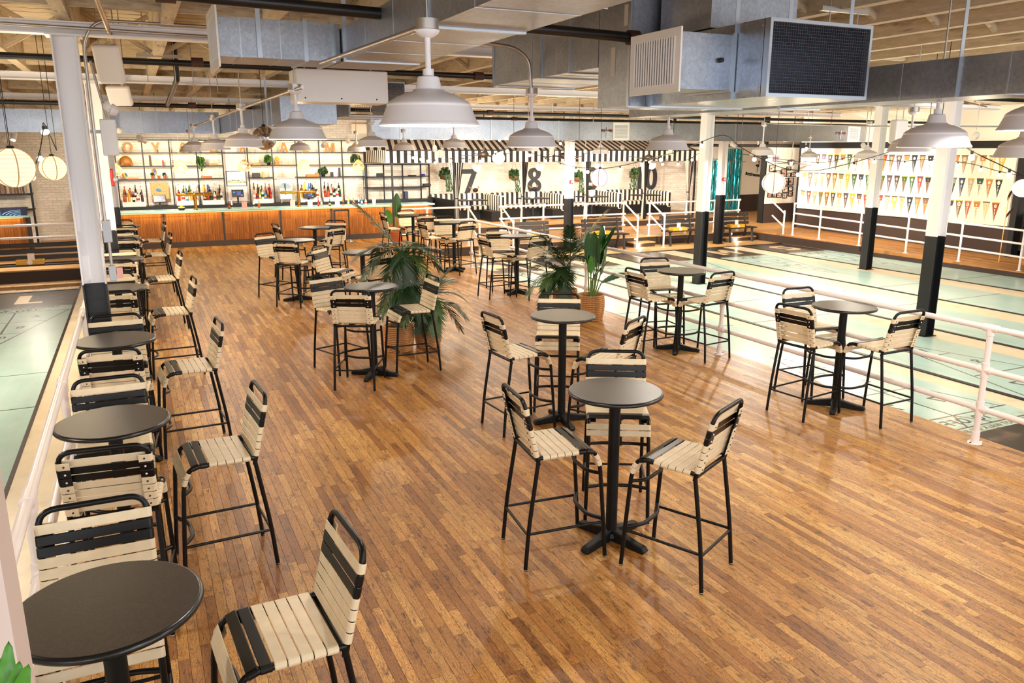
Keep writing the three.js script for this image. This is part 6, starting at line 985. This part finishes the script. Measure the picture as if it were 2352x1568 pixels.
// ---------- disco ball, can spots ----------
{ const p = onZ(607, 317, -10.8); const o = thing('mirror_ball', 'mirror ball hanging between the left pendant lamps', 'mirror ball', [p.x, p.y, -10.8]); const g = new THREE.IcosahedronGeometry(0.15, 5); mesh('mirror_facets', uvBy(g, (x, y) => [x, y]), std(0xd8dcf0, 0.12, 1, { flatShading: true }), o); mesh('cap', cyl(0.03, 0.02, 0.03, 0, 0.14, 0, 10), M.black, o); mesh('cord', rod([0, 0.16, 0], [0, TOP - p.y, 0], 0.004, 5), M.black, o); }
function canSpot(u, v, z, label, aim, cd) {
  const p = onZ(u, v, z); const o = thing('can_spot', label, 'spotlight', [p.x, p.y, z], 0, 'white can spotlights'); const d = V(...aim).sub(p).normalize(); const c = mesh('can', [lathe([[0.055, 0], [0.058, 0.004], [0.058, 0.19], [0.05, 0.2], [0, 0.2]], 18), lathe([[0.055, 0], [0.05, 0.03], [0, 0.05]], 18)], M.whiteGloss, o); c.quaternion.setFromUnitVectors(V(0, -1, 0), d); const l = mesh('lens', lathe([[0, 0.012], [0.052, 0.012]], 18), glow(new THREE.Color(1, 0.93, 0.84), 6), c); l.scale.y = -1; l.position.y = 0.02; mesh('stem', rod([0, 0.15, 0], [0, TOP - p.y, 0], 0.01, 8), M.whiteGloss, o);
  const s = new THREE.SpotLight(rgb([1, 0.9, 0.76]), cd, 0, 0.75, 0.6, 2); s.position.copy(d.clone().multiplyScalar(0.03)); s.target.position.copy(d.clone().multiplyScalar(2)); s.castShadow = true; s.shadow.radius = 2; o.add(s, s.target);
}
canSpot(320, 322, -21.4, 'white can spotlight over the left end of the bar', [0.2, 1.2, -25], LAMP.track); canSpot(334, 325, -21.4, 'white can spotlight tilted beside the left bar one', [2.5, 1.2, -25], LAMP.track); canSpot(742, 335, -21.4, 'white can spotlight left of the gold letter M', [4.5, 1.2, -25], LAMP.track); canSpot(800, 325, -21.4, 'white can spotlight above the gold letter S', [7, 1.2, -25], LAMP.track); canSpot(1057, 328, -20.2, 'white can spotlight tilted above cabana seven', [10.5, 1.2, -26], LAMP.track * 1.6); canSpot(998, 345, -20.2, 'white can spotlight at the left end of the awning', [8.5, 0.6, -24], LAMP.track); canSpot(1167, 350, -20.2, 'white can spotlight between cabanas seven and eight', [13, 1.4, -26], LAMP.track * 1.6); canSpot(1345, 350, -20.2, 'white can spotlight above the round pink lantern', [15.5, 1.4, -26], LAMP.track * 1.6); canSpot(1430, 340, -20.2, 'white can spotlight tilted above cabana nine', [17.5, 1.3, -26], LAMP.track * 1.6); canSpot(1690, 335, -17.5, 'white can spotlight over the pennant wall corner', [19.8, 1.5, -18.5], LAMP.track * 1.4); canSpot(2240, 315, -11, 'white can spotlight over the right courts', [19.8, 1.4, -14.5], LAMP.track * 2); canSpot(1985, 338, -14.5, 'white can spotlight before the middle of the pennants', [19.8, 1.5, -16.5], LAMP.track * 1.6); canSpot(8, 322, -21.4, 'white can spotlight at the far left above the record desk', [-4.5, 1.0, -24], LAMP.track); canSpot(30, 322, -21.4, 'white can spotlight tilted at the far left', [-3, 0.2, -19.5], LAMP.track * 1.5);
canSpot(1540, 352, -17.6, 'white can spotlight under the far duct above cabana ten', [15.6, 0, -21], LAMP.track * 1.6); canSpot(1268, 352, -17.6, 'white can spotlight under the far duct right of the curved conduit lamp', [11.5, 0, -21], LAMP.track * 1.6); canSpot(1740, 345, -18.2, 'white can spotlight aimed at the restroom sign', [23.2, 1.4, -26], LAMP.track * 2.4); canSpot(1850, 345, -18.2, 'white can spotlight aimed at the framed pictures', [21, 1.6, -21.7], LAMP.track * 1.2);
// ---------- fittings on the left columns ----------
M.red = std(0xb81c22, 0.4); M.greyBox = std(0xb9bcc4, 0.5, 0.3);
{ const o = thing('fire_alarm', 'red fire alarm strobe on the second left column', 'alarm', [-0.29, 2.18, -13.60]); mesh('plate', rbox(0.05, 0.26, 0.12, 0.02), M.red, o); mesh('strobe', ball(0.045, 0.03, -0.03, 0.02, 10), M.greyBox, o); mesh('lettering', box(0.002, 0.12, 0.02, 0.0255, 0, 0.03), M.card, o); }
{ const o = thing('conduit_box', 'grey metal conduit box on the nearest left column', 'box', [-0.265, 1.88, -8.02]); mesh('body', rbox(0.07, 0.2, 0.09, 0.008), M.greyBox, o); }
{ const o = thing('outlet_box', 'grey outlet box low on the nearest left column', 'box', [-0.26, 1.50, -8.02]); mesh('body', rbox(0.06, 0.14, 0.08, 0.008), M.greyBox, o); mesh('pink_tag', box(0.05, 0.1, 0.003, 0.06, 0.0, 0.03), M.cardPink, o); mesh('conduit', rod([0, 0.06, 0], [0, 0.32, 0], 0.013, 10), M.conduit, o); }
{ const o = thing('emergency_light', 'white emergency light with two lamp heads beside the nearest column', 'light', [-0.16, 2.75, -8.2]); mesh('case', rbox(0.13, 0.32, 0.10, 0.012, 0, -0.05, 0), M.whiteGloss, o); mesh('lamp_head', [lathe([[0, 0], [0.04, 0.01], [0.055, 0.06], [0.05, 0.07], [0, 0.06]], 14).rotateZ(-1.2).translate(-0.02, 0.2, 0.05), lathe([[0, 0], [0.04, 0.01], [0.055, 0.06], [0.05, 0.07], [0, 0.06]], 14).rotateZ(1.2).translate(0.10, 0.17, 0.05)], M.whiteGloss, o); mesh('cable', tube([[0, 0.12, 0.05], [-0.05, 0.4, 0.03], [-0.08, 0.6, 0.02]], 0.012, 0.1, 6), M.conduit, o); mesh('bracket', box(0.1, 0.03, 0.03, -0.1, 0, 0), M.greyBox, o); }
{ const o = thing('emergency_light', 'white emergency light on the second left column', 'light', [-0.25, 2.75, -13.72]); mesh('case', rbox(0.14, 0.3, 0.10, 0.012), M.whiteGloss, o); mesh('lamp_head', [ball(0.05, 0.05, 0.2, 0.05, 10), ball(0.05, 0.12, 0.12, 0.05, 10)], M.whiteGloss, o); }
for (const [x, z, w] of [[10.9, -19.34, 'the column beside the leafy planter'], [16.0, -19.09, 'the slim far column']]) { const o = thing('call_point', 'small red and white call point on ' + w, 'alarm', [x, 1.72, z]); mesh('box', rbox(0.09, 0.1, 0.04, 0.008), M.red, o); mesh('face', box(0.05, 0.05, 0.004, 0.01, 0, 0.021), M.card, o); }
for (const [x, w] of [[5.05, 'left'], [5.45, 'right']]) { const o = thing('sign_stand', 'grey footed sign stand before the bar, ' + w + ' one', 'stand', [x, 0, -22.55]); mesh('foot', lathe([[0, 0], [0.16, 0], [0.15, 0.02], [0.03, 0.08], [0, 0.08]], 20), std(0x8a929c, 0.4, 0.6), o); mesh('pole', box(0.035, 0.86, 0.035, 0, 0.5, 0), M.iron, o); if (w === 'left') mesh('cross_bar', box(0.4, 0.05, 0.03, 0.2, 0.91, 0), M.iron, o); }
// ---------- daylight windows behind the viewpoint ----------
{ const sky = new THREE.Color(0.86, 0.93, 1.0);
  [-6, -2, 2, 6, 10, 14, 18].forEach((x, i) => {
    const w = struct('window_' + (i + 1), box2(x - 1.55, x + 1.55, 1.15, 3.55, 3.36, 3.395), M.whiteGloss, 'tall window behind the viewpoint');
    mesh('pane', box2(x - 1.45, x + 1.45, 1.25, 3.45, 3.352, 3.36), new THREE.MeshStandardMaterial({ color: 0x202428, emissive: sky, emissiveIntensity: 1.6 }), w);
    mesh('mullion', [box2(x - 0.03, x + 0.03, 1.25, 3.45, 3.32, 3.352), box2(x - 1.45, x + 1.45, 2.32, 2.38, 3.32, 3.352)], M.whiteGloss, w);
    const l = new THREE.RectAreaLight(sky, LAMP.window, 2.9, 2.2); l.position.set(x, 2.35, 3.31); l.rotation.y = 0; l.castShadow = true; scene.add(l);
  });
}
scene.traverse((o) => { if (o.isMesh) { o.castShadow = true; o.receiveShadow = true; } });
renderer.render(scene, camera);
